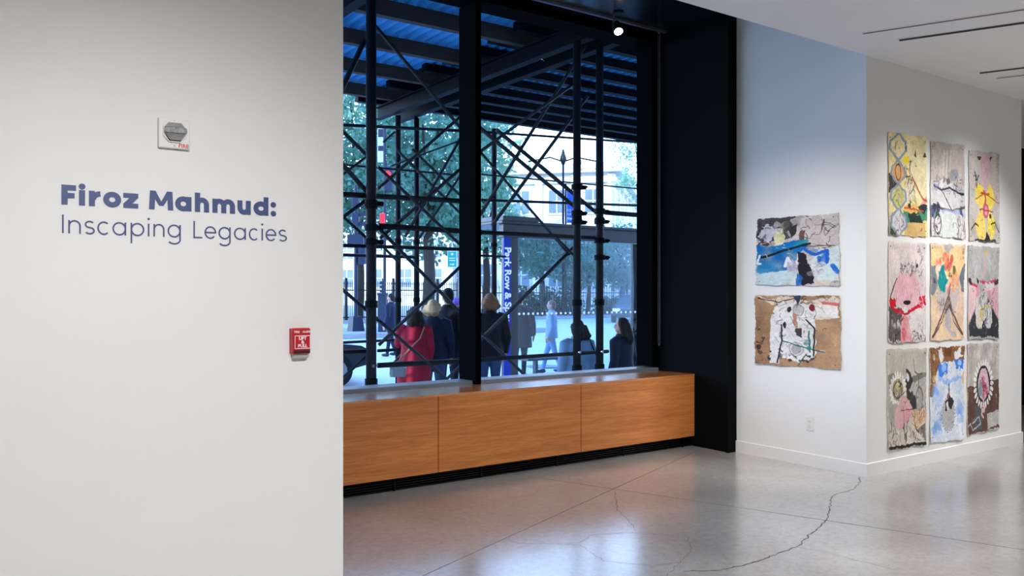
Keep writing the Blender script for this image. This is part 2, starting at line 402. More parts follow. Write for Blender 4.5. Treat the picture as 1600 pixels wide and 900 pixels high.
# ------------------------------------------------------------------ window
YG = 6.15
W = thing('window_1', 'tall black framed street window with two large panes', 'window', (3.0, YF, 0.67)); W['kind'] = 'structure'
ZSILL, ZHEAD = 0.67, 3.925
XM0, XM1 = 3.792, 3.848
MB().box((-0.2, YF, ZSILL - 0.2), (XL, YF + 0.05, ZSILL + 0.015)).build('sill_rail', M['sill'], W)
MB().box((-0.2, YF + 0.05, ZSILL - 0.2), (XL, 6.14, ZSILL + 0.045)).build('bottom_rail', M['sill'], W, bevel=0.004)
MB().box((-0.2, YF, ZHEAD), (XL, 6.14, ZS)).build('head_rail', M['frame'], W)
MB().box((XM0, YF, ZSILL + 0.015), (XM1, 6.16, ZHEAD)).build('mullion', M['frame'], W, bevel=0.004)
MB().box((5.906, YF + 0.05, ZSILL + 0.06), (XL, 6.16, ZHEAD)).build('jamb', M['frame'], W)
MB().box((1.0, YF, ZSILL + 0.015), (1.1, 6.16, ZHEAD)).build('mullion', M['frame'], W)
for x0, x1 in ((-0.2, 1.0), (1.1, XM0), (XM1, 5.906)):
    MB().add([(x0, YG, ZSILL + 0.02), (x1, YG, ZSILL + 0.02), (x1, YG, ZHEAD), (x0, YG, ZHEAD)], [(0, 1, 2, 3)]).build('pane', M['glass'], W, fix=False)

# ------------------------------------------------------------------ bench with convector grille
B = thing('window_bench', 'long oak veneer bench over a black convector grille under the window', 'bench', (3.6, YB, 0))
ZB, ZK = 0.67, 0.098
xs = [1.0, onY(685, 700, YB).x, onY(908, 650, YB).x, XL - 0.004]
for i in range(3):
    MB().box((xs[i] + (0.003 if i else 0), YB, ZK), (xs[i+1] - 0.003, YB + 0.02, ZB - 0.001)).build('front_panel', M['wood'], B, bevel=0.0015)
MB().box((1.0, YB, ZB - 0.001), (XL - 0.004, YF, ZB + 0.017)).build('bench_top', M['woodtop'], B, bevel=0.002)
MB().box((1.0, YB + 0.0205, ZK), (XL - 0.004, YB + 0.06, ZB - 0.002)).build('seam_backing', M['dark'], B)  # dark backing added to stop light showing through the panel seams
MB().box((1.0, YB + 0.09, 0), (XL - 0.004, YB + 0.12, ZK + 0.02)).build('grille_back', M['dark'], B)
MB().box((1.0, YB + 0.02, ZK - 0.004), (XL - 0.004, YB + 0.12, ZK)).build('panel_underside', M['dark'], B)
for k in range(5):
    z = 0.006 + k * 0.018
    MB().box((1.0, YB + 0.035, z), (XL - 0.004, YB + 0.075, z + 0.008)).build('grille_slat', M['grille'], B)
for k in range(7):
    x = 1.3 + k * 0.76
    MB().box((x, YB + 0.03, 0), (x + 0.012, YB + 0.08, ZK - 0.004)).build('grille_divider', M['grille'], B)

# ------------------------------------------------------------------ roller shade rail and cord, track spot
YR = 5.72
R = thing('shade_rail', 'slim grey shade rail under the black soffit with a bead cord at its end', 'rail', (4.5, YR, ZS))
pr = onY(1040, 50, YR)
ZR = pr.z
MB().box((1.0, YR - 0.015, ZR - 0.012), (pr.x, YR + 0.015, ZR + 0.012)).build('rail', M['alu'], R)
for x in (2.0, 3.6, 5.2): MB().box((x, YR - 0.01, ZR + 0.012), (x + 0.02, YR + 0.01, ZS)).build('rail_hanger', M['alu'], R)
cx0 = onY(1028.5, 60, YR).x
MB().tube((cx0 + 0.01, YR, ZR - 0.03), (cx0 + 0.01, YR, ZR - 0.005), 0.012).build('cord_wheel', M['alu'], R)
M['cord'] = mat('bead_cord', (70, 74, 80), 0.5, noise=0.1, scale=30)
zb = onY(1029, 540, YR).z
MB().path([(cx0, YR, ZR - 0.02), (cx0, YR, zb + 0.02), (cx0 + 0.006, YR, zb), (cx0 + 0.016, YR, zb), (cx0 + 0.022, YR, zb + 0.02), (cx0 + 0.022, YR, ZR - 0.02)], 0.0028, 6).build('bead_cord', M['cord'], R)

YS = 5.6
ps = onY(966, 48, YS)
S = thing('track_spotlight', 'small lit spotlight hanging from the black soffit above the bench', 'spotlight', (ps.x, YS, ZS))
MB().tube((ps.x, YS, ZS - 0.012), (ps.x, YS, ZS), 0.05, 20).build('canopy', M['black'], S)
MB().tube((ps.x - 0.01, YS + 0.05, ZS - 0.01), (ps.x - 0.01, YS + 0.05, ps.z + 0.01), 0.008, 10).build('stem', M['alu'], S)
dv = (Vector((4.2, 3.3, 0.4)) - ps).normalized()
MB().path([ps - dv * 0.11, ps - dv * 0.10, ps - dv * 0.02, ps + dv * 0.012], [0.02, 0.036, 0.042, 0.046], 20).build('housing', M['black'], S, smooth=False)
MB().tube((ps.x - 0.01, YS + 0.05, ps.z + 0.01), ps - dv * 0.05, 0.007).build('yoke', M['alu'], S)
M['lens'] = mat('lit_lens', (255, 250, 240), 0.3, emit=(255, 244, 228), emit_s=40, noise=0.01, scale=2)
MB().path([ps + dv * 0.0125, ps + dv * 0.02], [0.038, 0.03], 20).build('lens', M['lens'], S)
sp = spot(ps + dv * 0.03, (4.6, 3.9, 0.0), 90, 80, 0.9)

# ------------------------------------------------------------------ text helpers
def text_mesh(txt, size, align='CENTER', extrude=0.0008, bold=0.0):
    c = bpy.data.curves.new('print', 'FONT'); c.body = txt; c.size = size; c.align_x = align; c.align_y = 'CENTER'
    c.extrude = extrude; c.offset = bold; c.resolution_u = 3
    o = bpy.data.objects.new('print', c); COL.objects.link(o)
    m = bpy.data.meshes.new_from_object(o.evaluated_get(bpy.context.evaluated_depsgraph_get()))
    bpy.data.objects.remove(o); bpy.data.curves.remove(c)
    return m
def text(name, txt, size, mt, parent, origin, ax, ay, bold=0.0, align='CENTER', sx=1.0):
    """ax: reading direction, ay: up direction of the print"""
    m = text_mesh(txt, size, align, bold=bold); ax, ay = Vector(ax).normalized(), Vector(ay).normalized(); az = ax.cross(ay)
    T = Matrix(((ax.x*sx, ay.x, az.x, origin[0]), (ax.y*sx, ay.y, az.y, origin[1]), (ax.z*sx, ay.z, az.z, origin[2]), (0, 0, 0, 1)))
    m.transform(T); m.materials.clear(); m.name = name
    return obj(name, m, mt, parent)

# ------------------------------------------------------------------ exhibition title, letter by letter
class Glyph:
    def __init__(s): s.mb = MB(); s.k = 0
    def ribbon(s, pts, w, closed=False):
        s.k += 1
        P = [Vector((p[0], p[1])) for p in pts]; n = len(P); L, Rr = [], []
        for i in range(n):
            a = P[(i-1) % n] if closed or i else P[i]; b = P[(i+1) % n] if closed or i < n-1 else P[i]
            d0 = (P[i] - a); d1 = (b - P[i])
            if d0.length < 1e-9: d0 = d1
            if d1.length < 1e-9: d1 = d0
            d0.normalize(); d1.normalize(); t = (d0 + d1).normalized(); nn = Vector((-t.y, t.x))
            k = 1 / max(0.35, nn.dot(Vector((-d0.y, d0.x))))
            L.append(P[i] + nn * w / 2 * k); Rr.append(P[i] - nn * w / 2 * k)
        for i in range(n if closed else n - 1):
            j = (i + 1) % n; s.prism([L[i], Rr[i], Rr[j], L[j]])
    def prism(s, poly):
        n = len(poly); y1, y0 = YW - 0.0025 - s.k*0.00025, YW - 0.0003
        s.mb.add([(p[0], y1, p[1]) for p in poly] + [(p[0], y0, p[1]) for p in poly],
                 [tuple(range(n)), tuple(range(2*n-1, n-1, -1))] + [(i, n+i, n+(i+1) % n, (i+1) % n) for i in range(n)])
    def disc(s, x, z, r):
        s.k += 1; s.prism([(x + r*math.cos(2*math.pi*k/24), z + r*math.sin(2*math.pi*k/24)) for k in range(24)])
def arc(cx, cz, rx, rz, a0, a1, n=20):
    return [(cx + rx*math.cos(math.radians(a0 + (a1-a0)*i/n)), cz + rz*math.sin(math.radians(a0 + (a1-a0)*i/n))) for i in range(n+1)]
def glyph(ch, x0, x1, b, xh, cap, w, desc):
    g = Glyph(); h = w / 2; xl, xr = x0 + h, x1 - h; xc = (x0 + x1) / 2; t = b + xh
    ov = 0.02 * xh
    def bowl(l, r): g.ribbon(arc((l+r)/2, b + xh/2, (r-l)/2, xh/2 - h + ov, 0, 360, 36)[:-1], w, True)
    def arch(l, r):
        rx = (r - l) / 2; rz = min(rx * 1.1, xh * 0.5)
        g.ribbon(arc(l + rx, t - h + ov - rz, rx, rz, 180, 0, 18) + [(r, b)], w)
    if ch == 'F':
        g.ribbon([(xl, b), (xl, b+cap)], w); g.ribbon([(x0, b+cap-h), (x1, b+cap-h)], w); g.ribbon([(x0, b+cap*0.47), (x1 - 0.1*(x1-x0), b+cap*0.47)], w * 0.95)
    elif ch == 'I': g.ribbon([(xc, b), (xc, b+cap)], w)
    elif ch == 'L': g.ribbon([(xl, b), (xl, b+cap)], w); g.ribbon([(x0, b+h), (x1, b+h)], w)
    elif ch == 'i': g.ribbon([(xc, b), (xc, t)], w); g.disc(xc, b + cap*1.0 - 0.005 + (0.002 if w > .01 else 0.004), w * (0.56 if w > .01 else 0.8))
    elif ch == ':': g.disc(xc, b + w*0.5, w*0.58); g.disc(xc, t - w*0.5, w*0.58)
    elif ch == 'r': g.ribbon([(xl, b), (xl, t)], w); g.ribbon(arc(xl + (x1-xl)*0.95, t - h - xh*0.42, (x1-xl)*0.85, xh*0.42, 175, 92, 12), w)
    elif ch == 'o': bowl(xl, xr)
    elif ch == 'z':
        g.ribbon([(x0, t-h*0.9), (x1, t-h*0.9)], w*0.9); g.ribbon([(x0, b+h*0.9), (x1, b+h*0.9)], w*0.9); g.k += 1; g.prism([(x0, b+w*0.8), (x0+w*1.45, b+w*0.8), (x1, t-w*0.8), (x1-w*1.45, t-w*0.8)])
    elif ch == 'M':
        g.prism([(x0, b), (x0+w, b), (x0+w*1.18, b+cap), (x0+w*0.18, b+cap)]); g.prism([(x1, b), (x1-w, b), (x1-w*1.18, b+cap), (x1-w*0.18, b+cap)])
        for sx, e in ((1, x0), (-1, x1)): g.k += 1; g.prism([(e+sx*w*0.18, b+cap), (e+sx*w*1.18, b+cap), (xc+sx*w*0.42, b+cap*0.22), (xc-sx*w*0.42, b+cap*0.22)])
    elif ch == 'a': bowl(xl, xr); g.ribbon([(xr, b), (xr, t)], w)
    elif ch == 'd': bowl(xl, xr); g.ribbon([(xr, b), (xr, b+cap*1.05)], w)
    elif ch == 'p': bowl(xl, xr); g.ribbon([(xl, b-desc), (xl, t)], w)
    elif ch == 'g':
        bowl(xl, xr); g.ribbon([(xr, t), (xr, b - desc*0.35)] + arc(xc, b - desc*0.35, xr-xc, desc*0.65 - h, 0, -150, 18)[1:], w)
    elif ch in 'hn':
        g.ribbon([(xl, b), (xl, b + cap*1.05 if ch == 'h' else t)], w); arch(xl, xr)
    elif ch == 'm':
        g.ribbon([(xl, b), (xl, t)], w); arch(xl, (xl+xr)/2); arch((xl+xr)/2, xr)
    elif ch == 'u':
        rx = (xr-xl)/2; rz = min(rx*1.1, xh*0.5)
        g.ribbon([(xl, t)] + arc(xl+rx, b+h-ov+rz, rx, rz, 180, 360, 18), w); g.ribbon([(xr, b), (xr, t)], w)
    elif ch == 'c': g.ribbon(arc(xc + (xr-xl)*0.05, b+xh/2, (xr-xl)*0.55, xh/2-h+ov, 48, 312, 30), w)
    elif ch == 'e': g.ribbon(arc(xc, b+xh/2, (xr-xl)/2, xh/2-h+ov, 0, 318, 32), w); g.ribbon([(xl, b+xh/2), (x1, b+xh/2)], w)
    elif ch == 's':
        rx = (xr-xl)/2; rz = (xh - w + 2*ov) / 4; c1, c2 = t-h+ov-rz, b+h-ov+rz
        g.ribbon(arc(xc, c1, rx*0.92, rz, 35, 262, 16) + arc(xc, c2, rx, rz, 82, -145, 16), w)
    return g.mb
Z1 = onY(96, 319.4, YW).z; Z2 = onY(98, 364.3, YW).z
Tt = thing('wall_title', 'navy vinyl title lettering in two lines on the white wall', 'lettering', (onY(96, 340, YW).x, YW, Z2))
def title(txt, ext, b, cap, xh, w, desc):
    for ch, (l, r) in zip(txt.replace(' ', ''), ext):
        xa, xb = onY(80 + l*0.2375, 340, YW).x, onY(80 + r*0.2375, 340, YW).x
        o = glyph(ch, xa, xb, b, xh, cap, w, desc).build('letter', M['letter'], Tt)
cap1 = onY(96, 288.3, YW).z - Z1; cap2 = onY(98, 335.3, YW).z - Z2
title('Firoz Mahmud:', [(67,163),(182,223),(248,328),(342,460),(474,572),(643,803),(815,922),(945,1038),(1060,1208),(1225,1312),(1330,1428),(1445,1476)], Z1, cap1, cap1*0.78, cap1*0.275, 0)
title('Inscaping Legacies', [(70,83),(112,195),(218,287),(303,382),(402,493),(522,612),(633,648),(672,745),(765,852),(935,993),(1008,1085),(1100,1180),(1202,1280),(1300,1362),(1380,1395),(1410,1480),(1495,1550)], Z2, cap2, cap2*0.72, cap2*0.082, cap2*0.42)

# ------------------------------------------------------------------ fire strobe
a, b = onY(246, 186, YW), onY(295, 232, YW)
x0, x1 = a.x, b.x; z1 = onY(270, 186.5, YW).z; z0 = onY(270, 233, YW).z
fx, fz, fw, fh = (x0+x1)/2, (z0+z1)/2, (x1-x0)/2, (z1-z0)/2
FS = thing('fire_strobe', 'white wall mounted fire alarm strobe with red lettering', 'fire alarm', (fx, YW, z0))
MB().box((fx-fw, YW-0.022, fz-fh), (fx+fw, YW, fz+fh)).build('back_plate', M['white_plastic'], FS, bevel=0.004)
def prismY(pts, ya, yb):
    n = len(pts); return MB().add([(p[0], ya, p[1]) for p in pts] + [(p[0], yb, p[1]) for p in pts], [tuple(range(n)), tuple(range(2*n-1, n-1, -1))] + [(i, n+i, n+(i+1) % n, (i+1) % n) for i in range(n)])
oc = lambda r, cz=0: [(fx + r*fw*c, fz + cz + r*fh*s) for c, s in ((1,-.42),(1,.42),(.5,.95),(-.5,.95),(-1,.42),(-1,-.42),(-.5,-.95),(.5,-.95))]
prismY(oc(0.74, 0.10*fh), YW-0.03, YW-0.022).build('bezel', M['white_plastic'], FS)
M['lensbody'] = mat('strobe_lens', (196, 196, 200), 0.15, metal=0.3, noise=0.6, scale=70)
MB().box((fx-fw*0.72, YW-0.052, fz-fh*0.04), (fx+fw*0.72, YW-0.03, fz+fh*0.36)).build('strobe_lens', M['lensbody'], FS, bevel=0.006)
prismY([(fx+fw*x, fz+fh*z) for x, z in ((-.66,-.06),(-.36,-.52),(.36,-.52),(.66,-.06))], YW-0.034, YW-0.03).build('sounder', M['dark'], FS)
for k in range(7):
    z = fz - fh*(0.10 + k*0.062); hw = fw*(0.64 - k*0.045)
    MB().box((fx-hw, YW-0.042, z), (fx+hw, YW-0.034, z+fh*0.03)).build('sounder_slat', M['grey_plastic'], FS)
for k in range(5):
    z = fz + fh*(0.40 + k*0.062); hw = fw*(0.62 - k*0.05)
    MB().box((fx-hw, YW-0.038, z), (fx+hw, YW-0.03, z+fh*0.035)).build('sounder_slat', M['grey_plastic'], FS)
for s in (1, -1): MB().tube((fx, YW-0.0235, fz + s*fh*0.82), (fx, YW-0.022, fz + s*fh*0.82), 0.0035).build('screw', M['grey_plastic'], FS)
text('fire_print', 'FIRE', 0.023, M['redtext'], FS, (fx + fw*0.58, YW-0.0232, fz - fh*0.80), (1,0,0), (0,0,1), bold=0.0004)

# ------------------------------------------------------------------ pull station
x0, x1 = onY(452, 530, YW).x, onY(480, 530, YW).x; zt, zb = onY(466, 512, YW).z, onY(466, 552.5, YW).z
px_, pw, pz, ph = (x0+x1)/2, (x1-x0)/2, (zt+zb)/2, (zt-zb)/2
PS = thing('pull_station', 'red fire alarm pull station on the white wall', 'fire alarm', (px_, YW, zb))
MB().box((px_-pw*0.82, YW-0.03, zb-ph*0.36), (px_+pw*0.82, YW, zb+ph*0.3)).build('back_box', M['grey_plastic'], PS, bevel=0.006)
MB().box((px_-pw, YW-0.045, zb), (px_+pw, YW-0.012, zt)).build('body', M['red'], PS, bevel=0.007)
MB().box((px_-pw*1.0, YW-0.012, zb+ph*0.05), (px_+pw*0.96, YW, zt-ph*0.05)).build('mounting_plate', M['red'], PS)
MB().box((px_-pw*0.9, YW-0.054, zb+ph*0.36), (px_+pw*0.9, YW-0.045, zt-ph*0.52)).build('lift_door', M['red'], PS, bevel=0.003)
dz0, dz1 = zb+ph*0.42, zt-ph*0.56
for a, b in (((-.86, dz0), (.86, dz0+0.003)), ((-.86, dz1-0.003), (.86, dz1)), ((-.86, dz0), (-.80, dz1)), ((.80, dz0), (.86, dz1))):
    MB().box((px_+pw*a[0], YW-0.0548, a[1]), (px_+pw*b[0], YW-0.054, b[1])).build('white_border', M['whitetext'], PS)
MB().box((px_-pw*0.9, YW-0.047, zb+ph*0.08), (px_+pw*0.9, YW-0.045, zb+ph*0.26)).build('handle_slot', M['dark'], PS)
for k, tx in enumerate(('LIFT', '&', 'PULL')):
    text('door_print', tx, 0.0205, M['whitetext'], PS, (px_, YW-0.0552, (dz0 + dz1)/2 + (1 - k)*(dz1 - dz0)*0.28), (1,0,0), (0,0,1), bold=0.0008)
text('top_print', 'FIRE', 0.0145, M['whitetext'], PS, (px_-pw*0.54, YW-0.046, zt-ph*0.3), (1,0,0), (0,0,1), bold=0.0003)
text('top_print', 'ALARM', 0.0145, M['whitetext'], PS, (px_+pw*0.52, YW-0.046, zt-ph*0.3), (1,0,0), (0,0,1), bold=0.0003, sx=0.85)
MB().rings([(px_, YW-0.045, zt-ph*0.34, 0.006, 0.003), (px_, YW-0.045, zt-ph*0.26, 0.006, 0.003)], 10).build('keyhole', M['chrome'], PS)

# ------------------------------------------------------------------ outlet
pc = onX(1266, 662, XP)
OU = thing('wall_outlet', 'white duplex power outlet low on the pier', 'outlet', (XP, pc.y, pc.z - 0.06))
MB().box((XP-0.006, pc.y-0.036, pc.z-0.058), (XP, pc.y+0.036, pc.z+0.058)).build('cover_plate', M['white_plastic'], OU, bevel=0.002)
for s in (1, -1):
    z = pc.z + s*0.020
    rc = MB().box((XP-0.009, pc.y-0.017, z-0.014), (XP-0.006, pc.y+0.017, z+0.014)).build('receptacle', M['white_plastic'], OU, bevel=0.001)
    for dy in (-0.006, 0.006): MB().box((XP-0.0095, pc.y+dy-0.001, z-0.002), (XP-0.009, pc.y+dy+0.001, z+0.007)).build('slot', M['dark'], rc)
    MB().tube((XP-0.0095, pc.y, z-0.007), (XP-0.009, pc.y, z-0.007), 0.0024, 8).build('slot', M['dark'], rc)

# ================================================================== WORKS ON PAPER
def vnoise(h, w, ny, nx, seed):
    g = np.random.default_rng(seed).random((ny + 2, nx + 2))
    y = np.linspace(0, ny, h); x = np.linspace(0, nx, w)
    yi = np.floor(y).astype(int); xi = np.floor(x).astype(int); fy = (y - yi)[:, None]; fx_ = (x - xi)[None, :]
    fy = fy*fy*(3-2*fy); fx_ = fx_*fx_*(3-2*fx_)
    a = g[np.ix_(yi, xi)]; b = g[np.ix_(yi, xi+1)]; c = g[np.ix_(yi+1, xi)]; d = g[np.ix_(yi+1, xi+1)]
    return (a*(1-fx_) + b*fx_)*(1-fy) + (c*(1-fx_) + d*fx_)*fy
K = (38, 34, 34)
class Canvas:
    """pigment on a sheet: colours of the grid points of the paper; u runs right, v runs down, both 0..1"""
    def __init__(s, w, h, base, seed):
        s.w, s.h, s.seed = w, h, seed; s.rs = np.random.default_rng(seed)
        s.V, s.U = np.meshgrid(np.linspace(0, 1, h), np.linspace(0, 1, w), indexing='ij')
        s.img = np.ones((h, w, 3)) * np.array(base) / 255.0
        s.nu = vnoise(h, w, 14, 14, seed+1) + 0.5*vnoise(h, w, 34, 34, seed+2) - 0.75
        s.nv = vnoise(h, w, 14, 14, seed+3) + 0.5*vnoise(h, w, 34, 34, seed+4) - 0.75
        s.k = 0
    def mix(s, m, col, a):
        m = (m * a)[..., None]; s.img = s.img*(1-m) + np.array(col)/255.0*m
    def tone(s, amt, n=6, tint=(1, 1, 1)):
        s.k += 1; q = (vnoise(s.h, s.w, n, n, s.seed + 50 + s.k) + 0.5*vnoise(s.h, s.w, n*3, n*3, s.seed + 80 + s.k) - 0.75) * amt
        s.img = np.clip(s.img * (1 + q[..., None]*np.array(tint)), 0, 1)
    def wash(s, m, a, n=7):
        s.k += 1; return m * np.clip(a + (vnoise(s.h, s.w, n, n, s.seed + 200 + s.k) - 0.5)*1.2, 0, 1)
    def poly(s, pts, col, a=1.0, j=0.02, wash=0):
        u = s.U + s.nu*j; v = s.V + s.nv*j; m = np.zeros_like(u, bool); n = len(pts)
        for i in range(n):
            (x0, y0), (x1, y1) = pts[i], pts[(i+1) % n]
            if y0 == y1: continue
            m ^= ((y0 > v) != (y1 > v)) & (u < (x1-x0)*(v-y0)/(y1-y0) + x0)
        m = m.astype(float); s.mix(s.wash(m, wash) if wash else m, col, a)
    def ell(s, cx, cy, rx, ry, col, a=1.0, j=0.02, wash=0, soft=0.0, rot=0):
        u = s.U + s.nu*j - cx; v = s.V + s.nv*j - cy; c, n = math.cos(rot), math.sin(rot); u, v = u*c + v*n, -u*n + v*c
        d = np.sqrt((u/rx)**2 + (v/ry)**2); m = np.clip((1-d)/soft, 0, 1) if soft else (d < 1).astype(float)
        s.mix(s.wash(m, wash) if wash else m, col, a)
    def ring(s, cx, cy, rx, ry, t, col, a=1.0, j=0.02):
        d = np.sqrt(((s.U + s.nu*j - cx)/rx)**2 + ((s.V + s.nv*j - cy)/ry)**2); s.mix((abs(d-1) < t).astype(float), col, a)
    def line(s, pts, wd, col, a=1.0, j=0.012):
        u = s.U + s.nu*j; v = s.V + s.nv*j; m = np.zeros_like(u)
        for (x0, y0), (x1, y1) in zip(pts[:-1], pts[1:]):
            dx, dy = x1-x0, y1-y0; L = dx*dx + dy*dy + 1e-9; t = np.clip(((u-x0)*dx + (v-y0)*dy)/L, 0, 1)
            d = np.hypot(u - x0 - t*dx, v - y0 - t*dy); m = np.maximum(m, np.clip((wd - d)/0.006 + 0.5, 0, 1))
        s.mix(m, col, a)
    def scrib(s, box, n, L, wd, cols, a=0.7):
        for i in range(n):
            x, y = s.rs.uniform(box[0], box[2]), s.rs.uniform(box[1], box[3]); t = s.rs.uniform(0, 6.28); l = L*s.rs.uniform(0.3, 1)
            p = [(x, y)]
            for q in range(2): t += s.rs.uniform(-0.9, 0.9); p.append((p[-1][0] + math.cos(t)*l, p[-1][1] + math.sin(t)*l))
            s.line(p, wd*s.rs.uniform(0.5, 1.3), cols[i % len(cols)], a*s.rs.uniform(0.5, 1))
    def blobs(s, box, n, r, cols, a=0.8):
        for i in range(n):
            q = r*s.rs.uniform(0.3, 1.2); s.ell(s.rs.uniform(box[0], box[2]), s.rs.uniform(box[1], box[3]), q, q*s.rs.uniform(0.6, 1.5), cols[i % len(cols)], a*s.rs.uniform(0.5, 1), rot=s.rs.uniform(0, 3))
    def finish(s):
        """granulation, stray pencil and ink marks over the whole sheet"""
        q = vnoise(s.h, s.w, 60, 45, s.seed + 900) + .7*vnoise(s.h, s.w, 130, 100, s.seed + 901) - .85
        s.img = np.clip(s.img * (1 + .09*q[..., None]), 0, 1); s.tone(.08, 9)
        s.scrib((.02, .02, .98, .98), 60, .05, .0028, [(120,110,106), (236,230,224), (90,84,84)], .3)
        s.scrib((.04, .25, .96, .95), 26, .03, .005, [K, (232,226,220)], .65)
        s.blobs((.04, .04, .96, .96), 18, .007, [K, (120,104,96), (236,232,226)], .55)
    def petals(s, cx, cy, rx, ry, n, l, col, a=1.0):
        for k in range(n):
            t = 2*math.pi*k/n; s.ell(cx + rx*math.cos(t), cy + ry*math.sin(t), l, l*0.42, col, a, j=0.012, rot=math.atan2(ry*math.sin(t), rx*math.cos(t)))

def art1():
    c = Canvas(272, 232, (188, 180, 176), 11); c.tone(0.12)
    c.poly([(0,0),(.48,0),(.42,.30),(0,.42)], (72,66,70), .95, .06); c.tone(.3, 10)
    c.poly([(.05,.14),(.22,.12),(.30,.26),(.16,.36),(.04,.30)], (206,204,212), .9, .08); c.scrib((.02,.05,.30,.38), 16, .08, .012, [(228,226,228),(40,40,48)], .8)
    c.poly([(.24,.2),(.34,.16),(.36,.36),(.24,.4)], (226,218,170), .95, .04); c.blobs((.26,.06,.46,.3), 10, .05, [(206,200,150),(190,186,180),(60,56,56)])
    c.poly([(.45,.28),(.62,.02),(1,0),(1,.45),(.6,.42)], (196,186,182), .9, .04); c.scrib((.5,.04,1,.48), 46, .10, .006, [K,(120,96,88),(230,226,222)], .75)
    c.poly([(.42,.18),(.52,.1),(.5,.26),(.44,.3)], K, .9); c.poly([(.55,.22),(.62,.2),(.6,.36),(.54,.34)], (92,70,60), .9)
    c.poly([(0,.40),(.30,.40),(.60,.34),(.62,.46),(.48,.56),(.5,.78),(0,.84)], (18,108,178), 1, .05, wash=.85); c.ell(.22,.62,.2,.18,(10,70,150),.5,.05,wash=.5); c.ell(.36,.5,.14,.1,(24,140,160),.5,.05,wash=.5); c.ell(.1,.76,.2,.1,(40,150,190),.5,wash=.5)
    c.line([(.62,.36),(.5,.42)], .03, (30,140,150), .8); c.line([(.03,.60),(.5,.44),(.66,.40)], .016, (26,30,40), 1); c.line([(.5,.44),(.95,.43)], .005, K, .8)
    c.poly([(0,.82),(.52,.80),(.54,.98),(0,1)], (188,208,212), 1, .03, wash=.9); c.poly([(.74,.5),(1,.44),(1,.92),(.78,.98),(.66,.7)], (196,212,212), 1, .03, wash=.9)
    c.poly([(.36,.70),(.46,.62),(.54,.78),(.40,.82)], (180,178,200), 1, .03); c.line([(.04,.56),(.02,.68),(.06,.68)], .014, (220,226,230), 1); c.line([(.36,.72),(.40,.60),(.44,.68)], .02, (226,226,230), 1)
    c.poly([(.5,.52),(.62,.56),(.72,.96),(.56,1),(.54,.8)], (34,30,40), 1, .04); c.poly([(.52,.82),(.58,.88),(.56,1),(.50,1)], (28,98,170), .9)
    c.blobs((.58,.46,.9,.66), 9, .05, [(34,98,190),(20,80,170)]); c.line([(.6,.48),(.72,.56),(.86,.5),(.86,.66)], .02, (30,96,190)); c.line([(.92,.72),(.98,.80)], .03, (40,110,190))
    c.blobs((.62,.62,.8,.86), 14, .04, [(206,200,204),(190,184,190)]); c.scrib((.62,.6,.82,.9), 20, .05, .004, [(90,84,90)], .5); c.poly([(.72,.92),(.9,.9),(.88,1),(.7,1)], (214,196,180), .9)
    return c
def art2():
    c = Canvas(272, 240, (168,132,100), 12); c.tone(.3, 5); c.ell(.1,.7,.25,.4,(120,82,56),.6,.1,wash=.6); c.ell(.85,.65,.25,.4,(180,146,114),.6,.1,wash=.6)
    c.poly([(0,0),(.2,.06),(.34,.0),(.6,.08),(.98,.02),(1,.3),(.74,.34),(.72,.1),(.2,.12)], (222,206,190), .95, .04); c.poly([(.74,.12),(.98,.10),(.98,.30),(.74,.28)], (224,220,216), .9)
    c.line([(.04,.04),(.3,.10),(.5,.04)], .006, K); c.scrib((.2,0,.9,.1), 14, .09, .006, [K,(150,110,80)], .7); c.line([(.82,.10),(.98,.12)], .02, (206,84,80), .8)
    c.poly([(.24,.16),(.34,.10),(.74,.12),(.72,.86),(.56,.94),(.34,.88),(.22,.98)], (224,220,216), 1, .04); c.poly([(.2,.28),(.32,.26),(.30,.98),(.18,.98)], (226,222,218), 1, .03)
    c.poly([(.46,0),(.58,0),(.53,.14)], (56,58,84), 1); c.ell(.53,.2,.05,.06,(186,184,180)); c.ring(.53,.2,.06,.075,.12,(120,112,110),.7)
    c.poly([(.46,.24),(.52,.28),(.52,.46),(.47,.42)], (176,124,100), 1); c.ell(.69,.17,.035,.05,(132,42,54)); c.ell(.42,.2,.025,.05,K); c.poly([(.5,.46),(.57,.46),(.56,.60),(.5,.56)], (70,66,66)); c.ell(.37,.42,.02,.05,K)
    c.ell(.5,.76,.12,.13,(228,224,222)); c.ell(.5,.76,.06,.07,(176,172,172)); c.ring(.5,.76,.08,.095,.1,(150,146,146),.6)
    c.line([(.33,.64),(.55,.72),(.82,.78)], .008, (44,108,96)); c.line([(.65,.5),(.66,.78)], .01, (48,120,110)); c.blobs((.60,.66,.68,.80), 6, .03, [(40,130,124)]); c.line([(.62,.82),(.52,1)], .006, (90,90,60))
    c.line([(.33,.42),(.33,.66),(.28,.96)], .009, K); c.blobs((.30,.56,.34,.95), 8, .025, [K]); c.blobs((.42,.84,.72,.92), 16, .018, [K]); c.line([(.62,.34),(.72,.46),(.70,.84)], .009, K)
    c.scrib((.24,.14,.72,.9), 60, .06, .004, [(96,88,88),(60,56,58)], .6); c.blobs((.02,.45,.1,.85), 12, .025, [(50,36,30)]); c.blobs((.16,.8,.22,.98), 8, .02, [K])
    return c
def diamond(c, cx, cy, rx, ry, edge, fill, seed=0):
    P = [(cx, cy-ry), (cx+rx*.9, cy-ry*.35), (cx+rx, cy+ry*.25), (cx, cy+ry), (cx-rx, cy+ry*.25), (cx-rx*.9, cy-ry*.35)]
    c.poly(P, edge, 1, .02); c.poly([(cx+(x-cx)*.78, cy+(y-cy)*.78) for x, y in P], fill, 1, .02)
